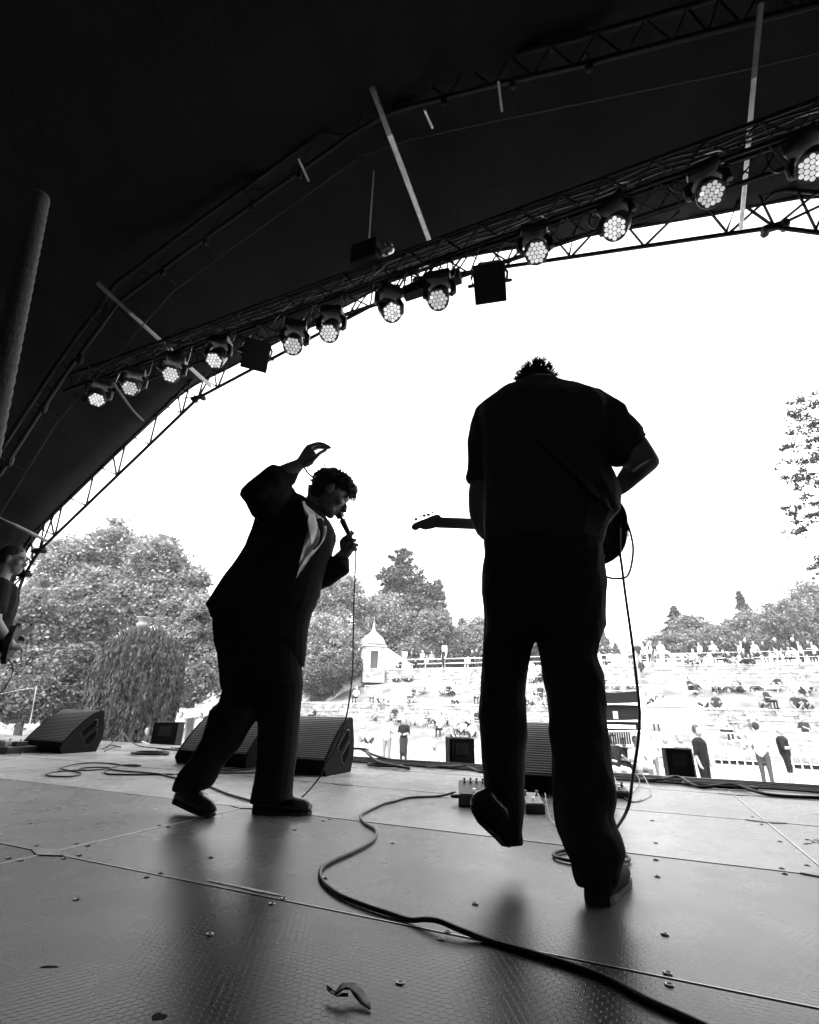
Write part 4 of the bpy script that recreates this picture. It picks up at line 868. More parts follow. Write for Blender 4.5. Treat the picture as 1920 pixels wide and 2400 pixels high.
tr.limb(RS(c4, [((440, 1440), (748, 1435), 0, .7), ((470, 1530), (740, 1510), 0, .75), ((494, 1600), (728, 1600), 0, .8), ((491, 1720), (717, 1740), 0, .8), ((487, 1880), (702, 1880), 0, .8), ((473, 1990), (690, 1985), 0, .8), ((458, 2060), (684, 2040), 0, .8), ((448, 2100), (682, 2068), 0, .75), ((450, 2116), (690, 2090), 0, .7)]))
uobj('trousers', tr, .0065, K_SUIT, sg, 2, (.004, 8, (1, 1, .6), 9))
sbd = MB()
shc = at(*c8(1195, 690), YS-.01); sf = Vector((.83, .22, -.52)).normalized(); su = Vector((.42, .10, .9))
head_parts(sbd, shc, sf, su, 1.10)
sbd.limb(RS(c4, [((775, 330), (880, 400), 0, .9), ((770, 395), (850, 500), 0, .85), ((740, 430), (835, 560), 0, .9), ((600, 500), (860, 640), 0, .6), ((450, 760), (820, 800), 0, .5), ((320, 1000), (700, 1050), 0, .36), ((340, 1300), (670, 1380), 0, .32)]))
sbd.limb(RS(c4, [((360, 1350), (520, 1400), 0, .3), ((330, 1520), (480, 1560), YB*.3, .45), ((240, 1740), (350, 1770), YB*.75, .6), ((80, 2010), (190, 2020), YB, .7)]))
sbd.limb(RS(c4, [((520, 1380), (690, 1380), 0, .4), ((520, 1600), (690, 1600), 0, .6), ((510, 1750), (690, 1750), 0, .8), ((500, 2080), (640, 2080), 0, .8)]))
sbd.limb(RS(c4, [((620, 400), (590, 520), -.10, .8), ((450, 375), (460, 450), -.19, .8)])); sbd.limb(RS(c4, [((425, 370), (470, 440), -.20, .8), ((560, 260), (640, 345), -.19, .8), ((612, 228), (698, 292), -.18, .85), ((662, 206), (728, 250), -.18, .85), ((700, 190), (748, 228), -.18, .75), ((712, 183), (760, 226), -.18, .65)]))
# raised hand: palm towards us, fingers arched, thumb under
def H8(L, dys): return [at(*c8(x, y), YS+dy) for (x, y), dy in zip(L, dys)]
sbd.limb(RS(c8, [((800, 280), (880, 385), -.18, .6), ((835, 225), (935, 372), -.18, .5), ((870, 165), (985, 340), -.18, .38), ((905, 125), (1020, 275), -.18, .32), ((935, 115), (1030, 225), -.18, .26)]))
finger(sbd, H8([(915, 138), (985, 112), (1060, 96), (1130, 116), (1188, 148)], [-.20, -.205, -.205, -.20, -.195]), .0110)
finger(sbd, H8([(930, 140), (1000, 118), (1075, 100), (1140, 125), (1180, 152)], [-.18, -.185, -.185, -.18, -.18]), .0110)
finger(sbd, H8([(940, 158), (1010, 142), (1080, 136), (1130, 148), (1160, 160)], [-.16, -.16, -.16, -.165, -.17]), .0105)
finger(sbd, H8([(945, 175), (1010, 165), (1060, 150), (1110, 158)], [-.142, -.142, -.145, -.15]), .0095)
finger(sbd, H8([(985, 290), (1030, 245), (1075, 205), (1115, 188), (1140, 170)], [-.20, -.21, -.205, -.195, -.19]), .0125)
# microphone arm and fist
sbd.limb(RS(c8, [((1100, 1700), (1080, 1560), .10, .8), ((1250, 1600), (1190, 1470), .075, .8), ((1330, 1530), (1262, 1405), .06, .8), ((1410, 1455), (1308, 1365), .055, .75), ((1440, 1420), (1298, 1320), .05, .7), ((1470, 1370), (1296, 1262), .05, .6), ((1440, 1270), (1330, 1212), .05, .5), ((1420, 1225), (1370, 1192), .05, .4)]))
for k, (mx_, my, px_, py, tx, ty) in enumerate([(1390, 1205, 1462, 1160, 1440, 1200), (1410, 1250, 1490, 1245, 1450, 1262), (1405, 1300, 1512, 1302, 1455, 1315), (1395, 1345, 1498, 1352, 1440, 1360)]):
    finger(sbd, H8([(mx_, my), ((mx_+px_)/2, my-6), (px_, py), (px_-8, py+14), (tx, ty)], [.015, .0, .012, .04, .06]), .0095)
finger(sbd, H8([(1350, 1225), (1400, 1185), (1435, 1150), (1445, 1140)], [.07, .075, .06, .045]), .0098)
uobj('body', sbd, .005, K_SKIN, sg, 2)
# hair
random.seed(33)
hb = MB(); shf = sf; shu = (su-shf*su.dot(shf)).normalized(); shr = shf.cross(shu)
hb.ell(shc+shu*.052-shf*.022, (.092, .112, .093), (shr, shf, shu)); hb.ell(shc-shf*.06-shu*.005, (.084, .06, .088), (shr, shf, shu)); hb.ell(shc+shf*.075+shu*.085, (.07, .05, .045), (shr, shf, shu))
hb2 = MB()
for i in range(620):
    a = random.uniform(0, 2*math.pi); e = random.uniform(-.35, 1.5); d = shr*(math.cos(a)*math.cos(e))+shf*(math.sin(a)*math.cos(e))+shu*math.sin(e)
    if d.dot(shf) > .45 and d.dot(shu) < .25: continue
    if d.dot(shu) < -.15 and d.dot(shf) > -.2: continue
    p = shc+shu*.045-shf*.015+shr*(d.dot(shr)*.088)+shf*(d.dot(shf)*.112)+shu*(d.dot(shu)*.095)
    fall = (shf*.7-shu*.25) if d.dot(shf) > -.1 else (-shf*.3-shu*.8)
    s = Vector((random.gauss(0, 1), random.gauss(0, 1), random.gauss(0, 1)))*.007; L = random.uniform(.02, .05)*(1.3 if d.dot(shf) > .4 else .8)
    P = spline([p, p+d*.010+fall*L*.35+s, p+d*.010+fall*L*.7-s, p+d*.003+fall*L+s], 3); hb2.tube(P, [.0034]*(len(P)-2)+[.002, .0006], 4)
hm = MB(); hm.v = list(hb.v); hm.f = list(hb.f)
ho_ = uobj('hair', hb, .007, K_HAIR, sg, 3, (.006, 28, (1, 1, 1), 1))
obj('hair_locks', hb2, K_HAIR, ho_, smooth=True)
# shirt front between the lapels: follows the jacket's near surface
def on_jacket(x, y, lift):
    for i in range(len(JT)-1):
        a, b2 = JT[i], JT[i+1]; ya = (a[0][1]+a[1][1])/2; yb = (b2[0][1]+b2[1][1])/2
        if ya <= y <= yb or i == len(JT)-2:
            k = min(max((y-ya)/(yb-ya), 0), 1); l = a[0][0]+(b2[0][0]-a[0][0])*k; r = a[1][0]+(b2[1][0]-a[1][0])*k; dr = a[3]+(b2[3]-a[3])*k; break
    cxm = (l+r)/2; hw = (r-l)/2; tt = max(-1, min(1, (x-cxm)/hw)); s = (1-abs(tt)**2.4)**(1/2.4)
    mid = at(*c4(cxm, y), YS); edge = at(*c4(r, y), YS); dep = (edge-mid).length*dr*s
    return at(*c4(x, y), YS-dep-lift)
def patch(name, left, right, lift, material, parent, amp=.006, nx=10, seed=0, th=.004, tilt=0.0):
    L = spline([(x, y, 0) for x, y in left], 4); Rr = spline([(x, y, 0) for x, y in right], 4); n = min(len(L), len(Rr)); b = MB(); rings = []
    for i in range(n):
        row = []
        for j in range(nx+1):
            k = j/nx; x = L[i].x+(Rr[i].x-L[i].x)*k; y = L[i].y+(Rr[i].y-L[i].y)*k
            row.append(on_jacket(x, y, lift+tilt*(1-k)+amp*(math.sin(k*9+i*.45+seed)*.6+noise.noise(Vector((x*.02, y*.012, seed)))))) 
        rings.append(row)
    b.loft(rings, cap=False, closed=False); o = obj(name, b, material, parent, smooth=True); s_ = o.modifiers.new('s', 'SOLIDIFY'); s_.thickness = th; s_.offset = 0; return o
patch('shirt', [(742, 425), (752, 480), (772, 520), (768, 590), (748, 660), (730, 735), (712, 800), (700, 850)], [(846, 512), (868, 530), (876, 575), (868, 620), (838, 668), (790, 730), (740, 800), (702, 855)], .008, K_SHIRT, sg, .015, 16, 0, .004, .03)
patch('lapel', [(728, 400), (728, 470), (726, 560), (722, 660), (712, 760), (696, 850)], [(744, 425), (772, 505), (770, 580), (752, 650), (735, 720), (704, 850)], .045, K_SUIT, jo, .002, 6, 2, .006, -.03)
patch('shirt_collar', [(738, 420), (752, 470), (772, 505), (768, 530), (778, 590), (788, 660)], [(750, 418), (778, 468), (806, 490), (818, 540), (820, 600), (792, 664)], .045, K_SHIRT, sg, .003, 6, 3, .004, .035)
patch('shirt_collar', [(812, 520), (830, 560), (842, 600), (834, 650), (800, 690)], [(846, 512), (860, 540), (858, 600), (846, 650), (806, 692)], .03, mat('dark_vest', .02, .8, .2), sg, .002, 5, 5, .004)
b = MB(); LP = [at(*c8(x, y), YS+.06) for x, y in [(1140, 985), (1180, 1020), (1225, 1100), (1248, 1165), (1246, 1240), (1215, 1330), (1200, 1400), (1165, 1450), (1130, 1400), (1150, 1250), (1190, 1215), (1150, 1130)]]
b.prism(LP, Vector((0, -.008, 0)), Vector((0, .05, 0))); obj('far_lapel', b, K_SUIT, jo, bevel=.004)
# shoes
hl_ = fl(598, 1904); tl_ = fl(728, 1909); shoe('shoe', hl_, hl_+(tl_-hl_).normalized()*.265, ZU, .048, sg)
tb = fl(492, 1917); hbk = at(418, 1884, tb.y+.12); dd = (tb+ZU*.004-hbk).normalized(); shoe('shoe', tb+ZU*.004-dd*.245, tb+ZU*.004, Vector((dd.z*-1, 0, 1)), .043, sg)
# bracelet
br = MB(); BP = spline(H8([(880, 385), (905, 420), (935, 465), (975, 490), (1015, 488)], [-.19, -.195, -.19, -.185, -.18]), 6)
for p in BP: br.ell(p+Vector((random.uniform(-.002, .002), 0, random.uniform(-.002, .002))), (.0052, .0052, .0052), n=6, m=4)
br.tube(BP, .0022, 5)
obj('bracelet', br, mat('beads', .35, .3, .5), sg, smooth=True)
# microphone and its lead
ma_, mb_ = at(*c8(1292, 925), YS+.02), at(*c8(1500, 1370), YS+.03); md = (mb_-ma_).normalized()
mic = thing('microphone', ma_, label='black handheld microphone at the singer mouth', category='microphone')
b = MB(); b.ell(ma_, (.027, .027, .029), (frame(md)[0], frame(md)[1], md)); obj('grille', b, mat('mic_mesh', .05, .4, .5, .3, 200, .6, 400), mic, smooth=True)
b = MB(); b.tube([ma_+md*.012, ma_+md*.026], [.0285, .0275], 16); obj('collar_ring', b, K_BLKMETAL, mic, smooth=True)
b = MB(); b.tube([ma_+md*.026, ma_+md*.05, ma_+md*.17, ma_+md*.185], [.021, .0185, .0125, .0115], 14); obj('handle', b, K_PLASTIC, mic, smooth=True)
end = ma_+md*.185
b = MB(); b.tube(spline([end, end+md*.02]+P3([(834, 1300), (830, 1400), (828, 1500), (826, 1584), (811, 1684), (788, 1751), (767, 1786), (746, 1826)], YS+.03, YS+.10)+[fl(700, 1876)+ZU*.006, fl(640, 1884)+ZU*.006, fl(592, 1880)+ZU*.006], 6), .0042, 7)
obj('microphone_lead', b, K_RUBBER, smooth=True, label='thin black lead hanging from the microphone to the deck', category='cable')

# ================================================================== TREES
def mesh_np(name, V, nq, material, parent, og, smooth=False):
    """V: (n*4,3) quads"""
    me = bpy.data.meshes.new(name); n = len(V)
    me.vertices.add(n); me.vertices.foreach_set('co', (V-np.array(og)).astype(np.float32).ravel())
    me.loops.add(n); me.loops.foreach_set('vertex_index', np.arange(n, dtype=np.int32))
    me.polygons.add(n//4); me.polygons.foreach_set('loop_start', np.arange(0, n, 4, dtype=np.int32)); me.polygons.foreach_set('loop_total', np.full(n//4, 4, dtype=np.int32))
    me.update(calc_edges=True); me.validate(); me.materials.append(material)
    return link_mesh(name, me, parent, og)
def leaf_quads(C, size, up_bias=.35, el=1.7):
    n = len(C); N = RNG.normal(size=(n, 3)); N[:, 2] = np.abs(N[:, 2])+up_bias; N /= np.linalg.norm(N, axis=1)[:, None]
    T = RNG.normal(size=(n, 3)); T -= N*(T*N).sum(1)[:, None]; T /= np.linalg.norm(T, axis=1)[:, None]; B = np.cross(N, T)
    s = size*RNG.uniform(.35, 1.0, n)**1.0*1.5; a = T*(s*el/2)[:, None]; b = B*(s/2)[:, None]
    V = np.empty((n, 4, 3)); V[:, 0] = C-a; V[:, 1] = C-b+a*.15; V[:, 2] = C+a; V[:, 3] = C+b+a*.15
    return V.reshape(-1, 3)
def crown_points(lobes, n, clumps, spread, shell=.55):
    vol = np.array([l[3]*l[4]*l[5] for l in lobes])**.67; vol /= vol.sum(); out = []
    for l, w_ in zip(lobes, vol):
        k = max(6, int(clumps*w_)); d = RNG.normal(size=(k, 3)); d /= np.linalg.norm(d, axis=1)[:, None]; r = RNG.uniform(shell**3, 1, k)**(1/3)
        cc = np.array(l[:3])+d*r[:, None]*np.array(l[3:6]); m_ = int(n*w_)
        idx = RNG.integers(0, k, m_); sp = spread*np.mean(l[3:6])*RNG.uniform(.6, 1.5, k)
        o = RNG.normal(size=(m_, 3)); o[:, 2] *= .62
        out.append(cc[idx]+o*sp[idx][:, None])
    return np.concatenate(out)
def trunk_mesh(base, top, r, limbs, name, parent):
    b = MB(); mid = base.lerp(top, .5)+Vector((random.uniform(-.2, .2), random.uniform(-.2, .2), 0))*r*4
    P = spline([base-ZU*.3, base.lerp(mid, .5), mid, top], 4); n = len(P); b.tube(P, [r*(1.15-.95*i/(n-1)) for i in range(n)], 8)
    for q_ in limbs:
        s0 = base.lerp(top, random.uniform(.3, .75)); m_ = s0.lerp(q_, .5)+ZU*(q_-s0).length*.12; P = spline([s0, m_, q_], 4); k = len(P); b.tube(P, [r*(.42-.36*i/(k-1)) for i in range(k)], 6)
        for _ in range(2):
            e = q_+Vector((random.gauss(0, 1), random.gauss(0, 1), random.gauss(0, .7)))*(q_-s0).length*.28; b.tube([m_.lerp(q_, .5), e], [r*.14, r*.03], 5)
    return obj(name, b, K_BARK, parent, smooth=True)
def broadleaf(name, label, Y, px_lobes, n, leaf, mtl, base_px, zg, clumps=260, spread=.16, group='trees behind the terraces', depth=.85):
    lobes = []
    for x, y, rx, ry in px_lobes:
        c = at(x, y, Y+random.uniform(-.06, .06)*Y*.4); k = (at(x+rx, y, Y)-at(x, y, Y)).length; kz = (at(x, y-ry, Y)-at(x, y, Y)).length
        lobes.append((c.x, c.y, c.z, k, k*depth, kz))
    base = at(base_px, 1667, Y); base.z = zg; t = thing(name, base, label=label, category='tree', group=group)
    top = Vector((sum(l[0] for l in lobes)/len(lobes), base.y, max(l[2] for l in lobes)))
    lim = [Vector((l[0]+random.uniform(-.3, .3)*l[3], l[1]+random.uniform(-.3, .3)*l[4], l[2]+random.uniform(-.2, .4)*l[5])) for l in lobes for _ in range(3)]
    trunk_mesh(base, top, max(.16, .03*(top.z-zg)), lim, 'trunk', t)
    mesh_np('crown', leaf_quads(crown_points(lobes, int(n*3.0), int(clumps*1.7), spread*.85), leaf*.52), 0, mtl, t, base)
    return t
def conifer(name, label, Y, top_px, base_y, half, n, leaf, mtl, zg, tiers=16, group='trees behind the terraces', ragged=.35, taper=.85, fill=1.0):
    tp = at(top_px[0], top_px[1], Y); bt = at(top_px[0], base_y, Y); rad = (at(top_px[0]+half, base_y, Y)-bt).length; base = Vector((tp.x, tp.y, zg))
    t = thing(name, base, label=label, category='tree', group=group); b = MB(); H_ = tp.z-bt.z; b.tube([base-ZU*.3, base.lerp(tp, .6), tp], [.035*(tp.z-zg)*.6, .02*(tp.z-zg)*.6, .02], 8); C = []
    nb = tiers*7
    for i in range(nb):
        k = ((i+.5)/nb)**.9; z = tp.z-H_*k; L = rad*(k**taper)*random.uniform(1-ragged, 1+ragged*.6)+.04*rad; a = random.uniform(0, 2*math.pi)
        s0 = Vector((tp.x, tp.y, z)); e = s0+Vector((math.cos(a)*L, math.sin(a)*L, -L*random.uniform(.05, .30)+.10*L)); b.tube([s0, s0.lerp(e, .5)+ZU*L*.05, e], [.012*H_*.4, .006*H_*.4, .01], 4)
        m_ = max(6, int(2.0*n/nb*fill*(.4+1.2*k))); q_ = RNG.uniform(.12, 1.03, m_); w_ = .12*L+.02*H_
        pts = np.array(s0)[None]+(np.array(e)-np.array(s0))[None]*q_[:, None]+np.array([0, 0, .05*L])[None]*np.sin(q_*3.1)[:, None]
        pts += RNG.normal(size=(m_, 3))*np.array([w_, w_, .28*w_+.012*H_])*(1.15-q_*.6)[:, None]; C.append(pts)
    obj('trunk', b, K_BARK, t); mesh_np('crown', leaf_quads(np.concatenate(C), leaf*.66, .9, 2.0), 0, mtl, t, base); return t
random.seed(17)
LG = 'trees left of the stage'
broadleaf('broadleaf_tree', 'tall feathery pale tree rising highest at the left', 34, [(170, 1330, 75, 70), (255, 1290, 62, 68), (120, 1420, 75, 70), (230, 1410, 85, 80), (150, 1500, 100, 60)], 21000, .26, K_LEAF[0], 190, GZ, 330, .19, LG)
broadleaf('broadleaf_tree', 'rounded pale tree right of the tallest left tree', 33, [(365, 1310, 60, 55), (400, 1390, 70, 70), (330, 1400, 70, 70), (440, 1450, 62, 60), (455, 1370, 40, 40)], 17000, .25, K_LEAF[0], 380, GZ, 300, .18, LG)
broadleaf('broadleaf_tree', 'mid grey leafy tree filling the far left behind the bassist', 30, [(70, 1440, 60, 55), (40, 1520, 75, 70), (110, 1560, 80, 60), (60, 1620, 90, 55)], 14000, .24, K_LEAF[1], 60, GZ, 260, .17, LG)
broadleaf('bushy_tree', 'dark bushy growth low at the far left behind the monitor', 26, [(60, 1645, 90, 40), (150, 1630, 70, 50), (190, 1570, 50, 60)], 10000, .2, K_LEAF[2], 110, GZ, 220, .17, LG)
broadleaf('broadleaf_tree', 'layered tree between the weeping tree and the singer', 29, [(440, 1510, 60, 50), (480, 1560, 60, 55), (430, 1600, 60, 50), (470, 1460, 45, 40)], 11000, .2, K_LEAF[1], 455, GZ, 260, .16, LG)
broadleaf('broadleaf_tree', 'dark low tree behind the singer hips', 36, [(560, 1560, 70, 70), (620, 1500, 70, 70), (540, 1480, 60, 60), (650, 1580, 60, 60)], 9000, .28, K_LEAF[1], 590, GZ, 220, .16, LG)
# weeping yew with hanging strands
yb = at(320, 1667, 20.0); yb.z = GZ; t = thing('weeping_tree', yb, label='dense dark weeping tree with hanging strands like a dome', category='tree', group=LG)
b = MB(); b.tube([yb, yb+ZU*2, yb+ZU*4.2], [.35, .28, .1], 8); obj('trunk', b, K_BARK, t)
c0 = at(318, 1610, 20.0); RX, RZ = (at(423, 1610, 20)-c0).length, (at(318, 1478, 20)-c0).length; C = []; Vv = []
for i in range(620):
    a = random.uniform(0, 2*math.pi); k = random.uniform(.0, 1.0)**.55; rr = RX*k; top = c0.z+RZ*(1-k**2.6)**.5+random.uniform(-.18, .1)
    x0 = c0.x+rr*math.cos(a); y0 = c0.y+rr*math.sin(a)*.9; L = random.uniform(.5, 1.0)*(top-GZ) if k > .55 else random.uniform(.3, 1.2)
    m_ = int(14+L*26); zz = top-RNG.uniform(0, 1, m_)**.9*L; sp = .05
    taper_in = 1-.16*np.clip((c0.z-zz)/(c0.z-GZ), 0, 1)
    P = np.stack([c0.x+(x0-c0.x)*taper_in+RNG.normal(size=m_)*sp, c0.y+(y0-c0.y)*taper_in+RNG.normal(size=m_)*sp, zz], 1); Vv.append(P)
P = np.concatenate(Vv); n = len(P); d = np.stack([RNG.normal(size=n)*.25, RNG.normal(size=n)*.25, np.ones(n)], 1); d /= np.linalg.norm(d, axis=1)[:, None]; w_ = np.cross(d, RNG.normal(size=(n, 3))); w_ /= np.linalg.norm(w_, axis=1)[:, None]
s = RNG.uniform(.05, .12, n)[:, None]; V = np.stack([P-d*s, P+w_*s*.32, P+d*s, P-w_*s*.32], 1).reshape(-1, 3); mesh_np('crown', V, 0, K_YEW, t, yb)
ZT = 4.1
broadleaf('broadleaf_tree', 'pale round-topped tree behind the singer elbow', 60, [(745, 1400, 62, 55), (800, 1395, 55, 50), (700, 1440, 50, 50), (760, 1470, 75, 55)], 13000, .36, K_LEAF[0], 750, ZT, 280, .17)
broadleaf('broadleaf_tree', 'wispy pale tree left of the domed kiosk', 50, [(745, 1500, 62, 60), (720, 1560, 60, 50), (800, 1520, 45, 50), (770, 1570, 55, 40)], 11000, .28, K_LEAF[0], 750, 3.0, 260, .18)
broadleaf('bushy_tree', 'dark evergreen bush beneath the domed kiosk', 46, [(790, 1575, 45, 28), (750, 1600, 48, 30), (820, 1560, 28, 30)], 7000, .2, K_LEAF[2], 780, 1.5, 160, .17)
broadleaf('broadleaf_tree', 'full pale tree right behind the domed kiosk', 63, [(900, 1450, 62, 55), (930, 1510, 60, 50), (870, 1500, 50, 60)], 12000, .38, K_LEAF[0], 905, ZT, 260, .17)
broadleaf('broadleaf_tree', 'tallest dark irregular tree behind the domed kiosk', 66, [(938, 1312, 30, 24), (905, 1352, 28, 20), (950, 1352, 48, 28), (985, 1385, 34, 22), (935, 1395, 50, 28), (960, 1435, 62, 34), (945, 1490, 75, 44)], 13000, .4, K_LEAF[2], 945, ZT, 240, .17)
conifer('conifer_tree', 'slender pale conifer right of the tallest conifer', 66, (1027, 1362), 1570, 52, 9000, .36, K_LEAF[1], ZT, 18, ragged=.3)
broadleaf('broadleaf_tree', 'leafy tree behind the flags above the railing', 58, [(990, 1530, 55, 40), (1040, 1510, 50, 50), (1020, 1470, 40, 45)], 10000, .32, K_LEAF[1], 1010, ZT, 240, .17)
conifer('conifer_tree', 'small round-topped conifer just left of the guitarist', 70, (1085, 1450), 1560, 30, 4500, .34, K_LEAF[1], ZT, 12, ragged=.2, taper=.5)
broadleaf('broadleaf_tree', 'pale tree touching the left side of the guitarist jeans', 60, [(1120, 1490, 42, 42), (1095, 1530, 45, 35), (1150, 1530, 45, 40)], 8500, .33, K_LEAF[0], 1115, ZT, 220, .17)
broadleaf('broadleaf_tree', 'grey tree seen through the gap of the guitarist legs', 64, [(1255, 1520, 50, 35), (1220, 1500, 50, 40), (1300, 1530, 50, 30)], 6000, .36, K_LEAF[2], 1255, ZT, 160, .17)
RGp = 'trees behind the right terrace'
conifer('conifer_tree', 'small conifer above the right end of the tree line gap', 74, (1578, 1422), 1500, 42, 5000, .38, K_LEAF[2], ZT, 12, RGp, .35)
broadleaf('broadleaf_tree', 'rounded tree right of the small conifer', 70, [(1622, 1478, 42, 36), (1600, 1510, 60, 28), (1560, 1512, 50, 26), (1535, 1522, 30, 16)], 9000, .4, K_LEAF[1], 1610, ZT, 230, .17, RGp)
conifer('conifer_tree', 'lone pointed spruce rising above the right tree line', 78, (1731, 1386), 1475, 24, 4500, .36, K_LEAF[2], ZT, 13, RGp, .3, .9)
broadleaf('broadleaf_tree', 'wide grey tree mass in the middle of the right tree line', 64, [(1700, 1495, 55, 32), (1760, 1480, 60, 40), (1740, 1510, 80, 24)], 11000, .36, K_LEAF[1], 1735, ZT, 250, .16, RGp)
broadleaf('broadleaf_tree', 'big dense tree climbing at the right edge of the tree line', 58, [(1840, 1455, 60, 48), (1900, 1430, 70, 62), (1850, 1500, 80, 35), (1950, 1480, 80, 60)], 16000, .34, K_LEAF[1], 1900, ZT, 300, .16, RGp)
for k, (x, y, yb_, hw, lb) in enumerate([(1412, 1478, 1530, 20, 'small distant spruce under the pale arch, nearer the guitarist'), (1442, 1508, 1530, 9, 'tiny distant spruce under the pale arch')]): conifer('conifer_tree', lb, 95, (x, y), yb_, hw, 1500, .4, K_LEAF[1], ZT+.5, 8, RGp, .25)
# tall tree leaning in from beyond the right edge: sparse drooping branches
Yr = 26; base = at(2040, 1667, Yr); base.z = terr(30); t = thing('tall_tree', base, label='tall sparse tree with drooping branches at the right edge against sky', category='tree')
b = MB(); tp = at(2010, 820, Yr); trunkP = spline([base, at(2035, 1400, Yr), at(2000, 1100, Yr), tp], 6); b.tube(trunkP, [.38-.3*i/len(trunkP) for i in range(len(trunkP))], 8); C = []
BR = [(1866, 932, 1990, 990), (1851, 971, 1980, 1010), (1829, 1020, 1990, 1050), (1836, 1046, 1985, 1075), (1837, 1086, 1995, 1100), (1850, 1116, 1990, 1125), (1865, 1130, 1995, 1150), (1857, 1195, 1995, 1185), (1888, 1215, 2000, 1200), (1857, 1252, 2000, 1225), (1905, 945, 1985, 960), (1880, 1165, 1990, 1160), (1895, 1075, 1990, 1085), (1870, 1000, 1985, 1030), (1911, 1310, 2020, 1300), (1913, 1330, 2020, 1325), (1915, 1345, 2020, 1350)]
for (x0, y0, x1, y1) in BR:
    a = at(x1, y1, Yr+random.uniform(-.4, .4)); e = at(x0, y0, Yr+random.uniform(-1.2, 1.2)); m_ = a.lerp(e, .55)+ZU*(a-e).length*.10; PP = spline([a, m_, e], 6); b.tube(PP, [.05-.042*i/(len(PP)-1) for i in range(len(PP))], 5)
    for i in range(len(PP)*2):
        k = i/(len(PP)*2); q_ = PP[min(int(k*len(PP)), len(PP)-1)]; nn = random.choice([2, 6, 20, 44]) if k > .25 else 34
        tw = q_+Vector((random.gauss(0, .22), random.gauss(0, .3), random.gauss(-.06, .12))); b.tube([q_, tw], [.012, .004], 4); C.append(np.array(tw)+RNG.normal(size=(nn, 3))*np.array([.13, .13, .075]))
obj('trunk', b, K_BARK, t); mesh_np('crown', leaf_quads(np.concatenate(C), .10, .2, 1.9), 0, mat('needle_dark', .014, .7, .15), t, base)

# ================================================================== KIOSK, STEPS, FLAGS, TENT
kc = av(872, 1569, 42.6); kc.z = 2.9; t = thing('domed_kiosk', kc, label='small stone kiosk with ogee domed roof and finial on the terrace', category='kiosk')
ka = YAW+R(38); KX = Vector((math.cos(ka), math.sin(ka), 0)); KY = Vector((-KX.y, KX.x, 0)); hw = .98
b = MB(); b.box(kc+ZU*.55, (hw+.04, hw+.04, .62), (KX, KY, ZU)); obj('plinth', b, K_STONE, t)
b = MB()
def wallface(n_, tdir, op):
    # wall slab with an opening: piers, sill, lintel
    c = kc+n_*(hw-.09); z0, z1 = 1.16, 3.15; a0, a1, s0, s1 = op
    for (l, r, zz0, zz1) in ((-hw, a0, z0, z1), (a1, hw, z0, z1), (a0, a1, z0, s0), (a0, a1, s1, z1)):
        if r-l < .01 or zz1-zz0 < .01: continue
        b.box(c+tdir*((l+r)/2)+ZU*((zz0+zz1)/2), ((r-l)/2, .09, (zz1-zz0)/2), (tdir, n_, ZU))
for n_, td, op in ((-KX, KY, (-.42, .42, 1.7, 2.7)), (-KY, KX, (-.36, .36, 1.18, 2.72)), (KX, KY, (-.3, .3, 1.7, 2.6)), (KY, KX, (-.3, .3, 1.7, 2.6))): wallface(n_, td, op)
obj('wall', b, K_PALESTONE, t)
b = MB(); b.box(kc+ZU*2.0, (hw-.3, hw-.3, .82), (KX, KY, ZU)); obj('interior', b, K_DARKWIN, t)
b = MB(); b.box(kc-KX*(hw-.08)+ZU*2.2, (.05, .09, .5), (KY, KX, ZU)); obj('mullion', b, K_PALESTONE, t)
b = MB(); b.box(kc+ZU*3.22, (hw+.14, hw+.14, .07), (KX, KY, ZU)); obj('cornice', b, K_PALESTONE, t)
b = MB(); rings = []
for z, r in ((3.29, 1.34), (3.5, 1.33), (3.75, 1.26), (3.98, 1.12), (4.18, .9), (4.36, .62), (4.55, .38), (4.8, .22), (5.1, .12), (5.4, .065), (5.7, .03), (5.9, .015)):
    ring = []
    for j in range(32):
        a = 2*math.pi*j/32; k = (abs(math.cos(a))**5+abs(math.sin(a))**5)**(-1/5) if z < 4.2 else 1; k = 1+(k-1)*max(0, (4.4-z)/1.2); ring.append(kc+KX*(r*.86*k*math.cos(a))+KY*(r*.86*k*math.sin(a))+ZU*z)
    rings.append(ring)
b.loft(rings); rfo = obj('roof', b, K_ROOF, t, smooth=True); b = MB(); b.ell(kc+ZU*5.95, (.07, .07, .09)); b.tube([kc+ZU*5.9, kc+ZU*6.3], [.02, .005], 6); obj('finial', b, K_ROOF, rfo)
# sloping balustrade left of the kiosk
b = MB(); P = [av(850, 1585, 42.2), av(800, 1612, 40.5), av(758, 1652, 38.3)]
t = thing('stair_wall', Vector((P[2].x, P[2].y, terr(38))), label='pale sloping stair wall descending left from the domed kiosk', category='wall')
b.loft([[p-E1*.25-ZU*2.2, p+E1*.25-ZU*2.2, p+E1*.25, p-E1*.25] for p in P]); obj('parapet', b, K_PALESTONE, t)
b = MB(); p = P[1]+ZU*.1; b.box(p+ZU*.1, (.32, .32, .5), (E1, E2, ZU)); obj('pier', b, K_PALESTONE, t); b = MB(); b.ell(p+ZU*.72, (.3, .3, .18)); obj('pier_cap', b, K_PALESTONE, t, smooth=True)
b = MB(); P = [av(775, 1600, 43), av(740, 1618, 41), av(700, 1660, 38.3)]
t = thing('stair_wall', Vector((P[2].x, P[2].y, terr(38))), label='second sloping stair wall beside the singer legs', category='wall'); b.loft([[p-E1*.25-ZU*2.2, p+E1*.25-ZU*2.2, p+E1*.25, p-E1*.25] for p in P]); obj('parapet', b, K_PALESTONE, t)
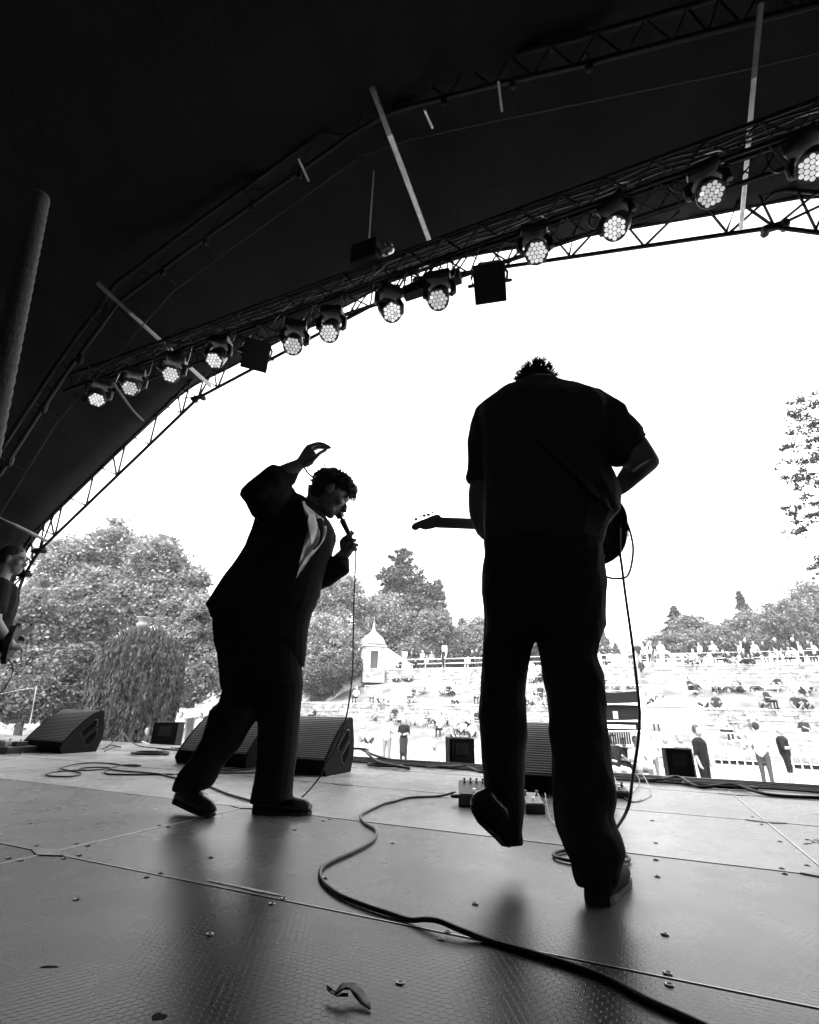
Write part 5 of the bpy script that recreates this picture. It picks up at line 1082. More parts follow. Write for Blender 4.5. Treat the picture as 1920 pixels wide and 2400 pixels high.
# white tent right of the kiosk
c = av(925, 1562, 46); c.z = ZT; t = thing('white_tent', c, label='white tent sloping down beside the domed kiosk', category='tent')
b = MB(); b.prism([c-E1*1.9, c+E1*1.7, c+E1*1.7+ZU*.6, c-E1*1.2+ZU*2.35, c-E1*1.9+ZU*2.35], -E2*.8, E2*.8); obj('canvas', b, K_TENT, t)
b = MB(); b.tube([c+E1*1.75-E2*.85, c+E1*1.75-E2*.85+ZU*.7], .04, 6); obj('tent_pole', b, K_STEEL, t)
def feather_flag(x, y0, y1, lab):
    p = av(x, y1, 46); h = (av(x, y0, 46)-p).length; p.z = ZT; t = thing('feather_flag', p, label=lab, category='flag', group='white flags on the top terrace')
    b = MB(); b.tube([p, p+ZU*h*1.0], .03, 6); obj('pole', b, K_WHITE, t); b = MB()
    L = [(0, .35), (.28, .42), (.36, .6), (.42, .85), (.40, 1.0), (0, .98)]; b.prism([p+E1*(a*1.2)+ZU*(h*k) for a, k in L], -E2*.012, E2*.012); obj('banner', b, K_TENT, t)
feather_flag(943, 1516, 1562, 'white flag beside the tent on the top terrace'); feather_flag(1037, 1503, 1562, 'white flag over the railing between the tent and the guitarist')
# pale arch and banner behind the right wall, vans
c = av(1440, 1545, 50); c.z = ZT; t = thing('entrance_arch', c, label='thin pale arch standing on the terrace right of the guitarist', category='arch')
AP = [av(x, y, 50) for x, y in [(1385, 1545), (1388, 1500), (1400, 1482), (1425, 1482), (1455, 1491), (1478, 1506), (1492, 1530), (1495, 1548)]]
b = MB(); b.tube(spline(AP, 4), .05, 6); obj('inner_tube', b, K_BLKMETAL, t); b = MB(); b.tube(spline([p+ZU*.25 for p in AP], 4), .07, 6); obj('outer_tube', b, K_WHITE, t)
c = av(1504, 1545, 52); c.z = ZT; t = thing('feather_flag', c, label='large pale leaning banner right of the thin arch', category='flag', group='white flags on the top terrace')
b = MB(); b.tube([c, c+ZU*4.2-E1*.9], .05, 6); obj('pole', b, K_WHITE, t); b = MB(); b.prism([c+ZU*1.2-E1*.2, c+ZU*1.2+E1*.7, c+ZU*2.6+E1*.3, c+ZU*4.1-E1*.7, c+ZU*4.2-E1*.95], -E2*.02, E2*.02); obj('banner', b, mat('pale_banner', .6, .8, .2), t)
def van(x, y, L, h, lab):
    c = av(x, y, 53); c.z = ZT; t = thing('parked_van', c, label=lab, category='van', group='white vans on the top terrace')
    b = MB(); P = [(-L, .3), (-L, h*.85), (-L*.9, h), (L*.45, h), (L*.72, h*.6), (L, h*.52), (L, .3)]; b.prism([c+E1*a+ZU*z for a, z in P], -E2*.85, E2*.85); obj('body', b, K_WHITE, t, bevel=.08)
    for a in (-L*.6, L*.6):
        for s_ in (-1, 1): w_ = MB(); w_.tube([c+E1*a+E2*(s_*.72)+ZU*.32, c+E1*a+E2*(s_*.9)+ZU*.32], .32, 14); obj('wheel', w_, K_RUBBER, t)
    for a0, a1 in ((-L*.2, L*.2), (L*.28, L*.6)): w_ = MB(); w_.prism([c+E1*a0+ZU*h*.58, c+E1*a1+ZU*h*.58, c+E1*(a1-.15*L)+ZU*h*.9, c+E1*a0+ZU*h*.9], -E2*.87, -E2*.852); obj('window', w_, K_DARKWIN, t)
van(1548, 1556, 1.7, 2.0, 'white van parked on the terrace nearer the pale arch'); van(1592, 1556, 1.4, 1.7, 'smaller white van parked right of the first van')
# urn on a pillar behind the weeping tree, pole, picket fence
c = at(329, 1490, 23.5); cb = Vector((c.x, c.y, GZ)); t = thing('stone_urn', cb, label='pale stone urn on a pillar above the weeping tree', category='urn')
K_URN = mat('weathered_urn', .14, .9, .1, .3, 8); b = MB(); b.box(cb+ZU*((c.z-GZ)/2), (.22, .22, (c.z-GZ)/2)); obj('pillar', b, K_URN, t)
b = MB(); b.loft([[c+Vector((r*math.cos(a), r*math.sin(a), z)) for a in [2*math.pi*j/16 for j in range(16)]] for z, r in ((0, .2), (.12, .2), (.18, .09), (.28, .1), (.42, .26), (.55, .29), (.62, .2), (.72, .22), (.82, .34), (.86, .35))]); obj('bowl', b, K_URN, t, smooth=True)
b = MB(); p = hit(70, 1700, 7); b.tube([at(69, 1705, 14), at(86, 1608, 14)], .018, 7); obj('rope_pole', b, mat('grey_pole', .22, .6, .3), label='white leaning pole behind the far left monitor', category='pole')
b = MB(); b.tube(spline([at(86, 1612, 14), at(40, 1618, 14), at(-20, 1632, 14)]), .006, 5); obj('slack_rope', b, mat('grey_pole', .22), label='slack rope running left from the white pole', category='rope')
t = thing('picket_fence', at(440, 1690, 27), label='pale picket fence right of the weeping tree', category='fence')
for i in range(26):
    x = 384+i*4.4; b = MB(); p = at(x, 1690-(x-384)*.12, 27); q_ = at(x, 1668-(x-384)*.12, 27); b.box(p.lerp(q_, .5), (.035, .012, (q_-p).length/2)); obj('picket', b, mat('weathered_wood', .3, .9, .1, .3, 6), t)
for dy in (1672, 1684): b = MB(); b.tube([at(384, dy, 27.03), at(498, dy-13.7, 27.03)], .025, 5); obj('rail', b, mat('weathered_wood', .3), t)
# scaffold platform with black drapes out in the crowd
v_ = 17.0; t = thing('mixing_tower', av(1435, 1800, v_), label='black draped platform with white rails right of the guitarist leg', category='platform'); ORG[t] = Vector(t.location)
A_, B2, C2, D2 = av(1380, 1622, v_), av(1498, 1618, v_), av(1503, 1790, v_), av(1380, 1790, v_)
b = MB(); b.prism([av(1380, 1621, v_), av(1440, 1624, v_), av(1497, 1619, v_), av(1503, 1712, v_), av(1380, 1712, v_)], E2*.0, E2*1.6); obj('drape', b, mat('platform_drape', .006, .9, .1), t)
for y in (1650.5, 1690, 1714): b = MB(); b.tube([av(1380, y, v_-.06), av(1500+(y-1650)*.1, y, v_-.06)], .035 if y != 1650.5 else .045, 6); obj('rail', b, K_WHITE, t)
for x0, x1 in ((1499, 1516), (1505, 1522)): b = MB(); b.tube([av(x0, 1622, v_-.05), av(x1, 1740, v_-.05), av(x1+6, 1800, v_-.05)], .03, 6); obj('leg', b, K_WHITE, t)
b = MB(); b.box(av(1443, 1676, v_-.08), (.07, .02, .11), (E1, E2, ZU)); obj('control_panel', b, mat('grey_sticker', .2), t)
b = MB(); b.box(av(1447, 1703, v_-.1), (.5, .03, .05), (E1, E2, ZU)); obj('desk_edge', b, K_WHITE, t)
for k in range(9): b = MB(); b.box(av(1432+k*5.5, 1730, v_-.05), (.022, .01, .16), (E1, E2, ZU)); obj('slat', b, TONES['black'], t)
# low barriers on the plaza
def barrier(x0, x1, y, v, h, lab, n):
    a = av(x0, y, v); c = av(x1, y, v); a.z = c.z = terr(v); t = thing('crowd_barrier', a.lerp(c, .5), label=lab, category='barrier', group='low barriers on the plaza')
    for k in (.25, .55, 1.0): b = MB(); b.tube([a+ZU*h*k, c+ZU*h*k], .03, 6); obj('rail', b, K_WHITE, t)
    for i in range(n+1): p = a.lerp(c, i/n); b = MB(); b.tube([p, p+ZU*h], .03, 6); obj('post', b, K_WHITE, t)
    b = MB(); b.box(a.lerp(c, .5)+ZU*h*.16+E2*.06, ((c-a).length/2*.95, .02, h*.08), (E1, E2, ZU)); obj('dark_board', b, TONES['black'], t)
barrier(1672, 1800, 1776, 27.5, 1.0, 'white rail barrier behind the man in the white shirt', 7); barrier(1835, 1960, 1776, 27.0, 1.0, 'white rail barrier at the right edge of the plaza', 6)
railing('plaza_railing', av(1640, 1740, 31).dot(E1), 34, 31.2, -1.35, 1.1, 'long white double rail at the foot of the right bank', 2.2, (1.0, .7, .15), r=.04)
c = av(1590, 1745, 26); c.z = GZ; t = thing('crowd_tent', c, label='pale grey square canopy behind the fill speaker at right', category='tent')
b = MB(); b.box(c+ZU*2.0, (1.1, .8, .35), (E1, E2, ZU)); obj('valance', b, mat('grey_canvas', .24, .9, .1), t); b = MB(); b.loft([[c+E1*(i*1.15)+E2*(j*.85)+ZU*2.36 for i, j in ((-1, -1), (1, -1), (1, 1), (-1, 1))], [c+ZU*2.8+E1*(i*.05)+E2*(j*.05) for i, j in ((-1, -1), (1, -1), (1, 1), (-1, 1))]]); obj('roof', b, K_TENT, t)
for i, j in ((-1, -1), (1, -1), (1, 1), (-1, 1)): b = MB(); b.tube([c+E1*i*1.05+E2*j*.75, c+E1*i*1.05+E2*j*.75+ZU*2.1], .03, 6); obj('leg', b, K_WHITE, t)

# ================================================================== CROWD
def figure(pose):
    """capsules (a, b, ra, rb, part): 0 top, 1 legwear, 2 skin, 3 hair.  Faces -Y, feet at z=0."""
    c = []; A = lambda a, b, ra, rb, m_: c.append((Vector(a), Vector(b), ra, rb, m_))
    if pose in ('stand', 'folded', 'cup', 'shorts', 'skirt', 'walk', 'foldshorts'):
        dx = .10 if pose != 'walk' else .08
        for s in (-1, 1):
            fy = (-.16*s if pose == 'walk' else 0)
            A((s*.09, 0, .92), (s*dx, fy*.5-.01, .50), .095, .065, 1); A((s*dx, fy*.5-.01, .50), (s*dx, fy+.02, .09), .062, .045, 2 if 'shorts' in pose else 1); A((s*dx, fy+.03, .045), (s*(dx+.02), fy-.13, .04), .045, .04, 1)
        if pose == 'skirt': A((0, 0, .95), (0, 0, .45), .15, .17, 1)
        A((0, 0, .98), (0, .01, 1.32), .15, .165, 0); A((-.13, .01, 1.38), (.13, .01, 1.38), .085, .085, 0)
        h = 1.62
        for s in (-1, 1):
            sh = (s*.19, .01, 1.39)
            if 'fold' in pose: el, ha = (s*.27, -.02, 1.13), (-s*.06, -.20, 1.16)
            elif pose == 'cup' and s == 1: el, ha = (.25, -.05, 1.12), (.12, -.28, 1.26)
            elif pose == 'skirt': el, ha = (s*.24, .02, 1.12), (s*.06, -.2, 1.1)
            else: el, ha = (s*.26, .02, 1.10), (s*.26, -.06, .86)
            A(sh, el, .058, .046, 0); A(el, ha, .043, .032, 2); A(ha, Vector(ha)+Vector((0, -.04, -.03)), .036, .026, 2)
        A((0, .01, 1.44), (0, 0, 1.52), .055, .05, 2); A((0, -.02, 1.57), (0, -.015, 1.64), .078, .085, 2); A((0, .02, 1.63), (0, .02, 1.68), .09, .088, 3)
        if pose == 'skirt':
            for s in (-1, 1): A((s*.07, .03, 1.64), (s*.10, .02, 1.42), .045, .035, 3)
    elif pose == 'chair':
        for s in (-1, 1): A((s*.10, .0, .46), (s*.13, -.42, .48), .09, .07, 1); A((s*.13, -.42, .48), (s*.13, -.40, .08), .06, .045, 1); A((s*.13, -.40, .04), (s*.14, -.55, .04), .045, .035, 1)
        A((0, .02, .52), (0, .06, .86), .15, .165, 0); A((-.13, .05, .93), (.13, .05, .93), .085, .085, 0)
        for s in (-1, 1): A((s*.19, .05, .93), (s*.26, -.03, .68), .055, .045, 0); A((s*.26, -.03, .68), (s*.08, -.25, .66+.14*(s > 0)), .042, .032, 2)
        A((0, .04, .98), (0, .02, 1.06), .052, .048, 2); A((0, 0, 1.11), (0, .005, 1.18), .078, .085, 2); A((0, .03, 1.17), (0, .04, 1.22), .09, .086, 3)
    elif pose == 'ground':
        for s in (-1, 1): A((s*.10, .0, .12), (s*.28, -.34, .30), .09, .065, 1); A((s*.28, -.34, .30), (s*.10, -.46, .06), .06, .045, 1); A((s*.10, -.46, .04), (s*.12, -.60, .04), .04, .035, 1)
        A((0, .02, .16), (0, .06, .52), .15, .16, 0); A((-.13, .05, .58), (.13, .05, .58), .085, .085, 0)
        for s in (-1, 1): A((s*.19, .05, .58), (s*.28, -.1, .40), .055, .045, 0); A((s*.28, -.1, .40), (s*.16, -.32, .38), .042, .032, 2)
        A((0, .04, .64), (0, .02, .72), .052, .048, 2); A((0, 0, .77), (0, .005, .84), .078, .085, 2); A((0, .03, .83), (0, .04, .88), .09, .086, 3)
    elif pose == 'legsout':
        for s in (-1, 1): A((s*.10, .0, .11), (s*.14, -.42, .16), .09, .065, 1); A((s*.14, -.42, .16), (s*.15, -.85, .06), .06, .045, 2 if s > 0 else 2); A((s*.15, -.88, .05), (s*.17, -.90, .16), .04, .035, 1)
        A((0, .03, .16), (0, .14, .50), .15, .16, 0); A((-.13, .15, .56), (.13, .15, .56), .085, .085, 0)
        for s in (-1, 1): A((s*.19, .15, .56), (s*.30, .28, .32), .055, .045, 0); A((s*.30, .28, .32), (s*.32, .36, .05), .042, .034, 2)
        A((0, .13, .62), (0, .11, .69), .052, .048, 2); A((0, .09, .74), (0, .09, .81), .078, .085, 2); A((0, .12, .80), (0, .13, .85), .09, .086, 3)
    elif pose == 'lie':
        A((-.10, 0, .14), (.42, 0, .16), .15, .16, 0); A((-.10, -.08, .12), (-.52, -.10, .30), .085, .065, 1); A((-.10, .08, .12), (-.56, .08, .12), .085, .065, 1)
        A((-.52, -.10, .30), (-.85, -.10, .06), .06, .045, 1); A((-.56, .08, .12), (-.98, .1, .06), .06, .045, 2); A((.46, -.14, .2), (.62, -.22, .06), .05, .04, 2); A((.46, .14, .2), (.70, .2, .06), .05, .04, 0)
        A((.52, 0, .22), (.58, 0, .28), .052, .05, 2); A((.62, 0, .33), (.64, 0, .40), .08, .085, 2); A((.65, .02, .40), (.67, .03, .44), .09, .086, 3)
    return c
FIG = {}
def fig_mesh(pose):
    if pose in FIG: return FIG[pose]
    caps = figure(pose); b = MB()
    for a, c, ra, rb, m_ in caps: b.capsule(a, c, ra, rb, 10)
    me = union(b, .024, 2); me.name = 'figure_'+pose; me.polygons.foreach_set('use_smooth', [True]*len(me.polygons))
    for k in range(4): me.materials.append(TONES['grey'])
    idx = []
    for p in me.polygons:
        c = p.center; best = 9; bi = 0
        for a, q_, ra, rb, m_ in caps:
            d = q_-a; t_ = max(0, min(1, (c-a).dot(d)/max(d.length_squared, 1e-9))); e = (c-(a+d*t_)).length-(ra+(rb-ra)*t_)
            if e < best: best = e; bi = m_
        idx.append(bi)
    me.polygons.foreach_set('material_index', idx); me.update(); FIG[pose] = me; return me
def person(p, pose, tones, label, group=None, turn=0.0, s=1.0):
    o = bpy.data.objects.new('person', fig_mesh(pose)); col.objects.link(o); o.location = p; o.rotation_euler = (0, 0, YAW+turn); o.scale = (s, s, s); ORG[o] = Vector(p)
    for k in range(4): o.material_slots[k].link = 'OBJECT'; o.material_slots[k].material = TONES[tones[k]]
    props(o, label=label, category='person', group=group); return o
def grd(x, y, z=None):
    p = fl(x, y, GZ); return p
# people near the stage
person(grd(905, 1795), 'cup', ('pale', 'grey', 'skin', 'fair'), 'man in a pale jacket standing left of the woman in black', turn=R(10), s=1.03)
person(grd(945, 1790), 'skirt', ('black', 'dark', 'skin', 'fair'), 'woman with long fair hair in black top and long dark skirt', turn=R(5), s=.98)
person(fl(1018, 1822, GZ), 'ground', ('pale', 'grey', 'skin', 'pale'), 'person in a pale hood seated low left of the fill speaker', turn=R(12), s=1.15)
person(fl(1452, 1850, GZ), 'chair', ('black', 'pale', 'skin', 'hair'), 'seated man in dark fleece and sunglasses holding a white cup', turn=R(25), s=1.12)
person(fl(1506, 1848, GZ), 'chair', ('white', 'grey', 'skin', 'fair'), 'pale clothed person seated right of the man in dark fleece', turn=R(20), s=1.08)
person(fl(1540, 1842, GZ), 'cup', ('white', 'grey', 'skin', 'white'), 'person in white shirt just left of the right fill speaker', turn=R(15), s=.86)
person(fl(1475, 1835, GZ), 'chair', ('black', 'dark', 'skin', 'hair'), 'dark clothed person seated behind the man in dark fleece', turn=R(18))
person(fl(1668, 1895, GZ), 'stand', ('black', 'black', 'skin', 'hair'), 'man in a loose black shirt right of the right fill speaker', turn=R(60), s=1.02)
person(fl(1806, 1852, GZ), 'folded', ('white', 'denim', 'skin', 'dark'), 'man in white shirt and jeans with his back to the barrier', turn=R(150), s=1.06)
person(fl(1862, 1852, GZ), 'foldshorts', ('black', 'black', 'skin', 'skin'), 'man in black shirt and black shorts standing at the right', turn=R(70), s=1.0)
person(fl(1722, 1790, GZ), 'ground', ('pale', 'pale', 'skin', 'black'), 'person in a brimmed hat seated by the barrier', turn=R(10), s=1.1)
for x, y, tn, lb in ((1575, 1815, ('white', 'pale', 'skin', 'white'), 'person in a white cap just above the right fill speaker'), (1612, 1812, ('grey', 'pale', 'skin', 'fair'), 'person in grey top behind the right fill speaker'), (1645, 1812, ('white', 'pale', 'skin', 'white'), 'person in white cap and sunglasses right above the fill speaker')):
    person(fl(x, y+20, GZ), 'chair', tn, lb, turn=R(20), s=1.1)
for x, y, ps, tn, lb in ((300, 1790, 'stand', ('black', 'dark', 'skin', 'fair'), 'person in black seen beyond the stage edge beside the weeping tree'), (328, 1795, 'chair', ('dark', 'dark', 'skin', 'hair'), 'person seated just left of the left fill speaker'), (408, 1768, 'stand', ('white', 'pale', 'skin', 'hair'), 'dark haired person in white behind the left fill speaker'), (455, 1768, 'walk', ('white', 'pale', 'skin', 'hair'), 'person in white between the left fill speaker and the singer')):
    person(fl(x, y, GZ), ps, tn, lb, turn=R(random.uniform(-20, 20)), s=.98)
# spectators on the banks: (x, y of the base, pose)
random.seed(77)
def scatter(L, group, lab, tops, v0=22):
    for x, y, pose in L:
        p = hit(x, y, v0); v = p.dot(E2); p.z = terr(v)-.02; legs = random.choice(['dark', 'denim', 'black', 'grey', 'pale'])
        top_ = random.choice(tops); NB = '' if top_ is None else ' in %s top' % top_
        person(p, pose, (top_, legs, 'skin', random.choice(['hair', 'hair', 'fair', 'white'])), lab.replace(' on ', NB+' on ', 1).replace(' in the gap', NB+' in the gap').replace(' against', NB+' against').replace(' beside', NB+' beside') % {'stand': 'standing', 'cup': 'standing', 'folded': 'standing', 'walk': 'walking', 'shorts': 'standing in shorts', 'skirt': 'standing in a skirt', 'ground': 'sitting', 'legsout': 'stretched out', 'chair': 'seated upright', 'lie': 'lying'}[pose], group, R(random.uniform(-50, 50)), random.uniform(.92, 1.06))
MIX = ['dark', 'grey', 'pale', 'white', 'dark', 'pale', 'grey', 'pale']
# lower bank (seated crowd), left of the guitarist
L = []
for x, y in [(832, 1678), (868, 1682), (880, 1690), (893, 1684), (905, 1680), (912, 1690), (925, 1697), (938, 1694), (948, 1698), (968, 1700), (985, 1704), (1000, 1698), (1018, 1698), (1030, 1705), (1045, 1700), (1072, 1690), (1080, 1700), (1098, 1704), (1112, 1700), (1120, 1708), (850, 1735), (862, 1742), (1032, 1726), (1060, 1728), (1085, 1722), (1108, 1728), (720, 1672), (735, 1685)]:
    L.append((x, y, random.choice(['ground', 'ground', 'chair', 'legsout'])))
scatter(L, 'crowd sitting on the lower bank left of the guitarist', 'small spectator %s on the lower bank left of the guitarist', MIX)
L = [(x, y, random.choice(['ground', 'chair', 'legsout'])) for x, y in [(1245, 1650), (1258, 1642), (1270, 1648), (1248, 1662), (1278, 1655), (1290, 1640), (1262, 1690), (1235, 1680)]]
scatter(L, 'crowd seen between the guitarist legs', 'small spectator %s in the gap between the guitarist legs', MIX)
L = [(x, y, random.choice(['ground', 'chair', 'ground'])) for x, y in [(1520, 1700), (1545, 1712), (1660, 1690), (1690, 1700), (1720, 1715), (1770, 1712), (1800, 1708), (1815, 1702), (1880, 1700), (1900, 1708), (1910, 1690), (1700, 1735), (1745, 1740), (1760, 1752), (1895, 1745)]]
scatter(L, 'crowd sitting on the lower bank at right', 'small spectator %s on the lower grass bank at the right', MIX)
# upper lawn
L = [(740, 1610, 'ground'), (755, 1612, 'ground'), (725, 1600, 'stand'), (735, 1600, 'stand'), (755, 1622, 'legsout'), (894, 1648, 'ground'), (965, 1650, 'ground'), (990, 1625, 'legsout'), (1036, 1627, 'ground'), (1052, 1628, 'ground'), (1064, 1627, 'legsout'), (1098, 1604, 'walk'), (1122, 1626, 'ground'), (968, 1648, 'chair'), (1118, 1650, 'chair'), (1250, 1600, 'ground'), (1268, 1598, 'ground')]
scatter(L, 'spectators on the upper lawn left of the guitarist', 'tiny spectator %s on the upper lawn left of the guitarist', MIX)
L = [(1416, 1612, 'ground'), (1448, 1620, 'ground'), (1476, 1614, 'ground'), (1620, 1618, 'ground'), (1632, 1626, 'legsout'), (1676, 1622, 'ground'), (1690, 1622, 'ground'), (1726, 1622, 'ground'), (1738, 1622, 'legsout'), (1790, 1617, 'lie'), (1808, 1617, 'lie'), (1826, 1614, 'ground'), (1880, 1622, 'legsout'), (1892, 1624, 'ground'), (1530, 1648, 'ground'), (1550, 1650, 'legsout'), (1870, 1650, 'walk'), (1625, 1583, 'ground'), (1640, 1585, 'legsout'), (1718, 1584, 'ground'), (1745, 1588, 'ground'), (1756, 1588, 'ground')]
scatter(L, 'spectators on the upper lawn at right', 'tiny spectator %s on the upper lawn at the right', MIX, 38.4)
# foot of the upper wall and the steps
L = [(925, 1597, 'lie'), (937, 1596, 'ground'), (952, 1597, 'lie'), (972, 1596, 'ground'), (1040, 1596, 'stand'), (886, 1597, 'ground')]
scatter(L, 'people at the foot of the upper wall', 'tiny person %s against the upper stone wall near the kiosk', ['black', 'dark', 'white'], 38.4)
L = [(1505, 1585, 'walk'), (1530, 1578, 'stand'), (1538, 1592, 'stand'), (1510, 1604, 'stand'), (1560, 1586, 'skirt'), (1765, 1583, 'stand'), (1838, 1582, 'walk'), (1880, 1580, 'stand')]
scatter(L, 'people on the steps and wall foot at right', 'tiny person %s beside the upper wall at the right', ['black', 'dark', 'white'], 38.4)
def rail_people(xs, group, lab):
    for x in xs:
        if random.random() < .25: continue
        p = av(x, 1560, 44.0+random.uniform(0, 1.5)); p.z = 4.06
        top_ = random.choice(MIX); ps_ = random.choice(['stand', 'folded', 'cup', 'chair', 'shorts', 'chair'])
        where = next(w_ for lim, w_ in ((985, 'beside the white tent'), (1025, 'left of the flag'), (1060, 'behind the flag'), (1090, 'under the small conifer'), (1140, 'against the guitarist hip'), (1440, 'nearest the guitarist'), (1500, 'nearest the hanging cord'), (1545, 'by the leaning banner'), (1600, 'by the vans'), (1665, 'below the rounded tree'), (1705, 'left of the spruce'), (1755, 'below the lone spruce'), (1805, 'right of the spruce'), (1860, 'below the big right tree'), (9999, 'at the picture edge')) if x < lim)
        person(p, ps_, (top_, random.choice(['black', 'dark', 'denim']), 'skin', random.choice(['hair', 'fair', 'white'])), lab % ({'chair': 'seated', 'folded': 'with folded arms', 'cup': 'raising a hand', 'shorts': 'in shorts'}.get(ps_, 'standing'), top_, where), group, R(random.uniform(-60, 60)), random.uniform(.95, 1.05))
rail_people([965, 980, 990, 1000, 1012, 1030, 1040, 1052, 1065, 1082, 1098, 1108, 1118, 1128], 'people at the top railing left of the guitarist', 'tiny person %s in %s top at the top railing %s')
rail_people([1405, 1418, 1430, 1446, 1462, 1480], 'people on the terrace beneath the arch', 'tiny person %s in %s top on the terrace %s')
rail_people([1512, 1536, 1560, 1575, 1630, 1648, 1660, 1674, 1680, 1690, 1702, 1720, 1736, 1748, 1762, 1778, 1790, 1800, 1815, 1830, 1848, 1858, 1870, 1884, 1896, 1908, 1916], 'people at the top railing at right', 'tiny person %s in %s top at the right railing %s')
# a bassist cut by the left edge, facing right
lm = thing('person', at(-66, 1667, 4.15), label='musician in black shirt and glasses cut off by the left edge', category='person'); lm.location.z = 0; ORG[lm] = Vector(lm.location); bx = ORG[lm]
s = 1.0; fx = Vector((.80, .60, 0)).normalized(); fy = Vector((-fx.y, fx.x, 0)); fxh = Vector((.97, .22, 0)).normalized(); fyh = Vector((-fxh.y, fxh.x, 0))
def Lc(f, l, z): return bx+fx*f+fy*l+ZU*z
hb_ = at(32, 1312, 4.15); bdy = MB(); head_parts(bdy, hb_, fxh*.99-ZU*.12, ZU, 1.0); oz = hb_.z-1.62
def LP_(f, l, z): return Lc(f, l, z+oz*min(1, z/1.4))
sh_ = hb_-fx*.03; bdy.capsule(sh_-ZU*.06, sh_-ZU*.2-fx*.01, .055, .062); tq = sh_-ZU*.28
off = Vector((hb_.x-bx.x, hb_.y-bx.y, 0))
def T(f, l, z): k = min(1, z/1.5); return bx+off*k-fx*.03*k+fx*f+fy*l+ZU*(z*(hb_.z/1.65))
bdy.capsule(T(0, 0, 1.0), T(0, 0, 1.32), .12, .14)
for q in (-1, 1):
    bdy.capsule(T(0, q*.09, .92), T(.0, q*.1, .5), .08, .06); bdy.capsule(T(0, q*.1, .5), T(-.02, q*.1, .1), .055, .045)
    bdy.capsule(T(0, q*.2, 1.36), T(.03, q*.26, 1.08), .052, .045); bdy.capsule(T(.03, q*.26, 1.08), T(.17, q*.16, .96+.05*q), .045, .034); bdy.ell(T(.20, q*.14, .95+.05*q), (.05, .035, .03), (fx, fy, ZU))
    for k in range(4): finger(bdy, [T(.22, q*.14+.012*k-.02, .95+.05*q), T(.25, q*.12+.012*k-.02, .93+.05*q), T(.25, q*.10+.012*k-.02, .90+.05*q)], .008)
    finger(bdy, [T(.20, q*.13, .97+.05*q), T(.23, q*.10, .96+.05*q), T(.25, q*.09, .94+.05*q)], .009)
uobj('body', bdy, .010, mat('skin_lit', .2, .5, .3, .05, 30), lm, 2)
tt_ = MB(); tt_.capsule(T(0, -.06, .95), T(0, -.08, 1.3), .14, .15); tt_.capsule(T(0, .06, .95), T(0, .08, 1.3), .14, .15); tt_.capsule(T(0, -.17, 1.37), T(0, .17, 1.37), .08, .08)
for q in (-1, 1): tt_.capsule(T(0, q*.19, 1.36), T(.02, q*.25, 1.18), .072, .07)
uobj('shirt', tt_, .012, mat('faded_black_cotton', .012, .9, .1, .2, 20), lm, 4, (.007, 8))
jn = MB(); jn.capsule(T(0, -.06, .92), T(0, .06, .92), .125, .125)
for q in (-1, 1): jn.capsule(T(0, q*.09, .9), T(0, q*.1, .5), .095, .075); jn.capsule(T(0, q*.1, .5), T(-.02, q*.1, .08), .072, .065)
uobj('jeans', jn, .012, mat('faded_black_cotton', .012, .9, .1, .2, 20), lm, 4, (.007, 9))
for q in (-1, 1): h0 = T(-.06, q*.1, 0); h0.z = 0; shoe('shoe', h0, h0+fx*.28, ZU, .046, lm)
hr = MB(); hr.ell(hb_+ZU*.048-fxh*.02, (.1, .082, .085), (fxh, fyh, ZU)); hr.ell(hb_-fxh*.06+ZU*.0, (.05, .074, .075), (fxh, fyh, ZU)); uobj('hair', hr, .008, K_HAIR, lm, 2, (.003, 30))
gs = MB()
for q in (-1, 1):
    c = hb_+fxh*.104+fyh*q*.034+ZU*.008; gs.tube([c+fyh*(.026*math.cos(a))+ZU*(.02*math.sin(a)) for a in [2*math.pi*k/14 for k in range(15)]], .003, 5); gs.tube([c+fyh*q*.028, hb_+fyh*q*.08+ZU*.012], .0025, 5)
gs.tube([hb_+fxh*.108-fyh*.01+ZU*.01, hb_+fxh*.108+fyh*.01+ZU*.01], .003, 5); obj('glasses', gs, K_PLASTIC, lm)
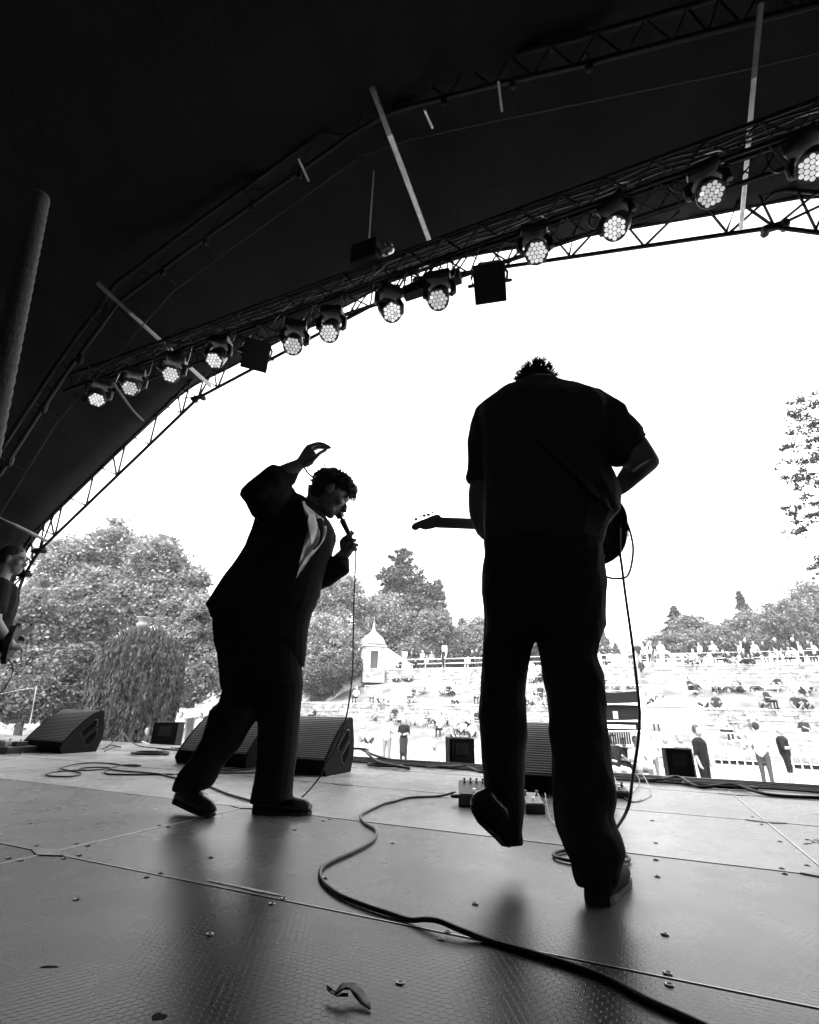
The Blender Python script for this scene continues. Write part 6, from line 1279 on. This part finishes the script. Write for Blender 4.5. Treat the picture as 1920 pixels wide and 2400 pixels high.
bg_c = T(.17, -.02, .95); bg_o = thing('bass_guitar', bg_c, label='dark bass guitar held by the musician at the left edge', category='guitar')
b = MB(); nd = (fy*.9+ZU*.25+fx*.1).normalized(); nu = (ZU-nd*ZU.dot(nd)).normalized(); nf = nd.cross(nu); rings = []
for dn in (-.022, .022): rings.append([bg_c+nd*(-.2+a)+nu*z+nf*dn for a, z in [(0, .1), (.1, .15), (.2, .11), (.3, .14), (.36, .09), (.33, 0), (.36, -.1), (.28, -.15), (.18, -.11), (.08, -.16), (-.02, -.1), (-.04, 0)]])
b.loft(rings); obj('body', b, mat('matt_black_bass', .006, .6, .2), bg_o, bevel=.008); b = MB(); b.box(bg_c+nd*.48, (.36, .022, .012), (nd, nu, nf)); obj('neck', b, mat('matt_black_bass', .006), bg_o); b = MB(); b.box(bg_c+nd*.90, (.09, .035, .01), (nd, nu, nf)); obj('headstock', b, mat('matt_black_bass', .006), bg_o)
b = MB(); lp = bg_c-nd*.18-nu*.08; b.tube(spline([lp, lp+fx*.08-ZU*.1, lp+fx*.06-ZU*.26, lp-fx*.02-ZU*.28, lp-fx*.08-ZU*.15, T(-.1, -.1, .5), T(-.2, -.2, .02)]), .005, 6); obj('bass_lead', b, K_RUBBER, smooth=True, label='black lead looping from the bass guitar at the left edge', category='cable')

# ------------------------------------------------------------------ thin air haze
b = MB(); b.box((0, 60, 12), (740, 820, 15.0)); hz = obj('haze', b, mat('unused', .5), org=(0, 0, -3), kind='stuff')
hm_ = bpy.data.materials.new('thin_haze'); hm_.use_nodes = True; n_ = hm_.node_tree; n_.nodes.clear(); vo = n_.nodes.new('ShaderNodeVolumePrincipled'); oo = n_.nodes.new('ShaderNodeOutputMaterial')
vo.inputs['Color'].default_value = (.95, .95, .95, 1); vo.inputs['Density'].default_value = .0006; vo.inputs['Anisotropy'].default_value = 0.0; n_.links.new(vo.outputs[0], oo.inputs['Volume'])
hz.data.materials.clear(); hz.data.materials.append(hm_); props(hz, label='thin pale air haze over the whole place', category='haze')
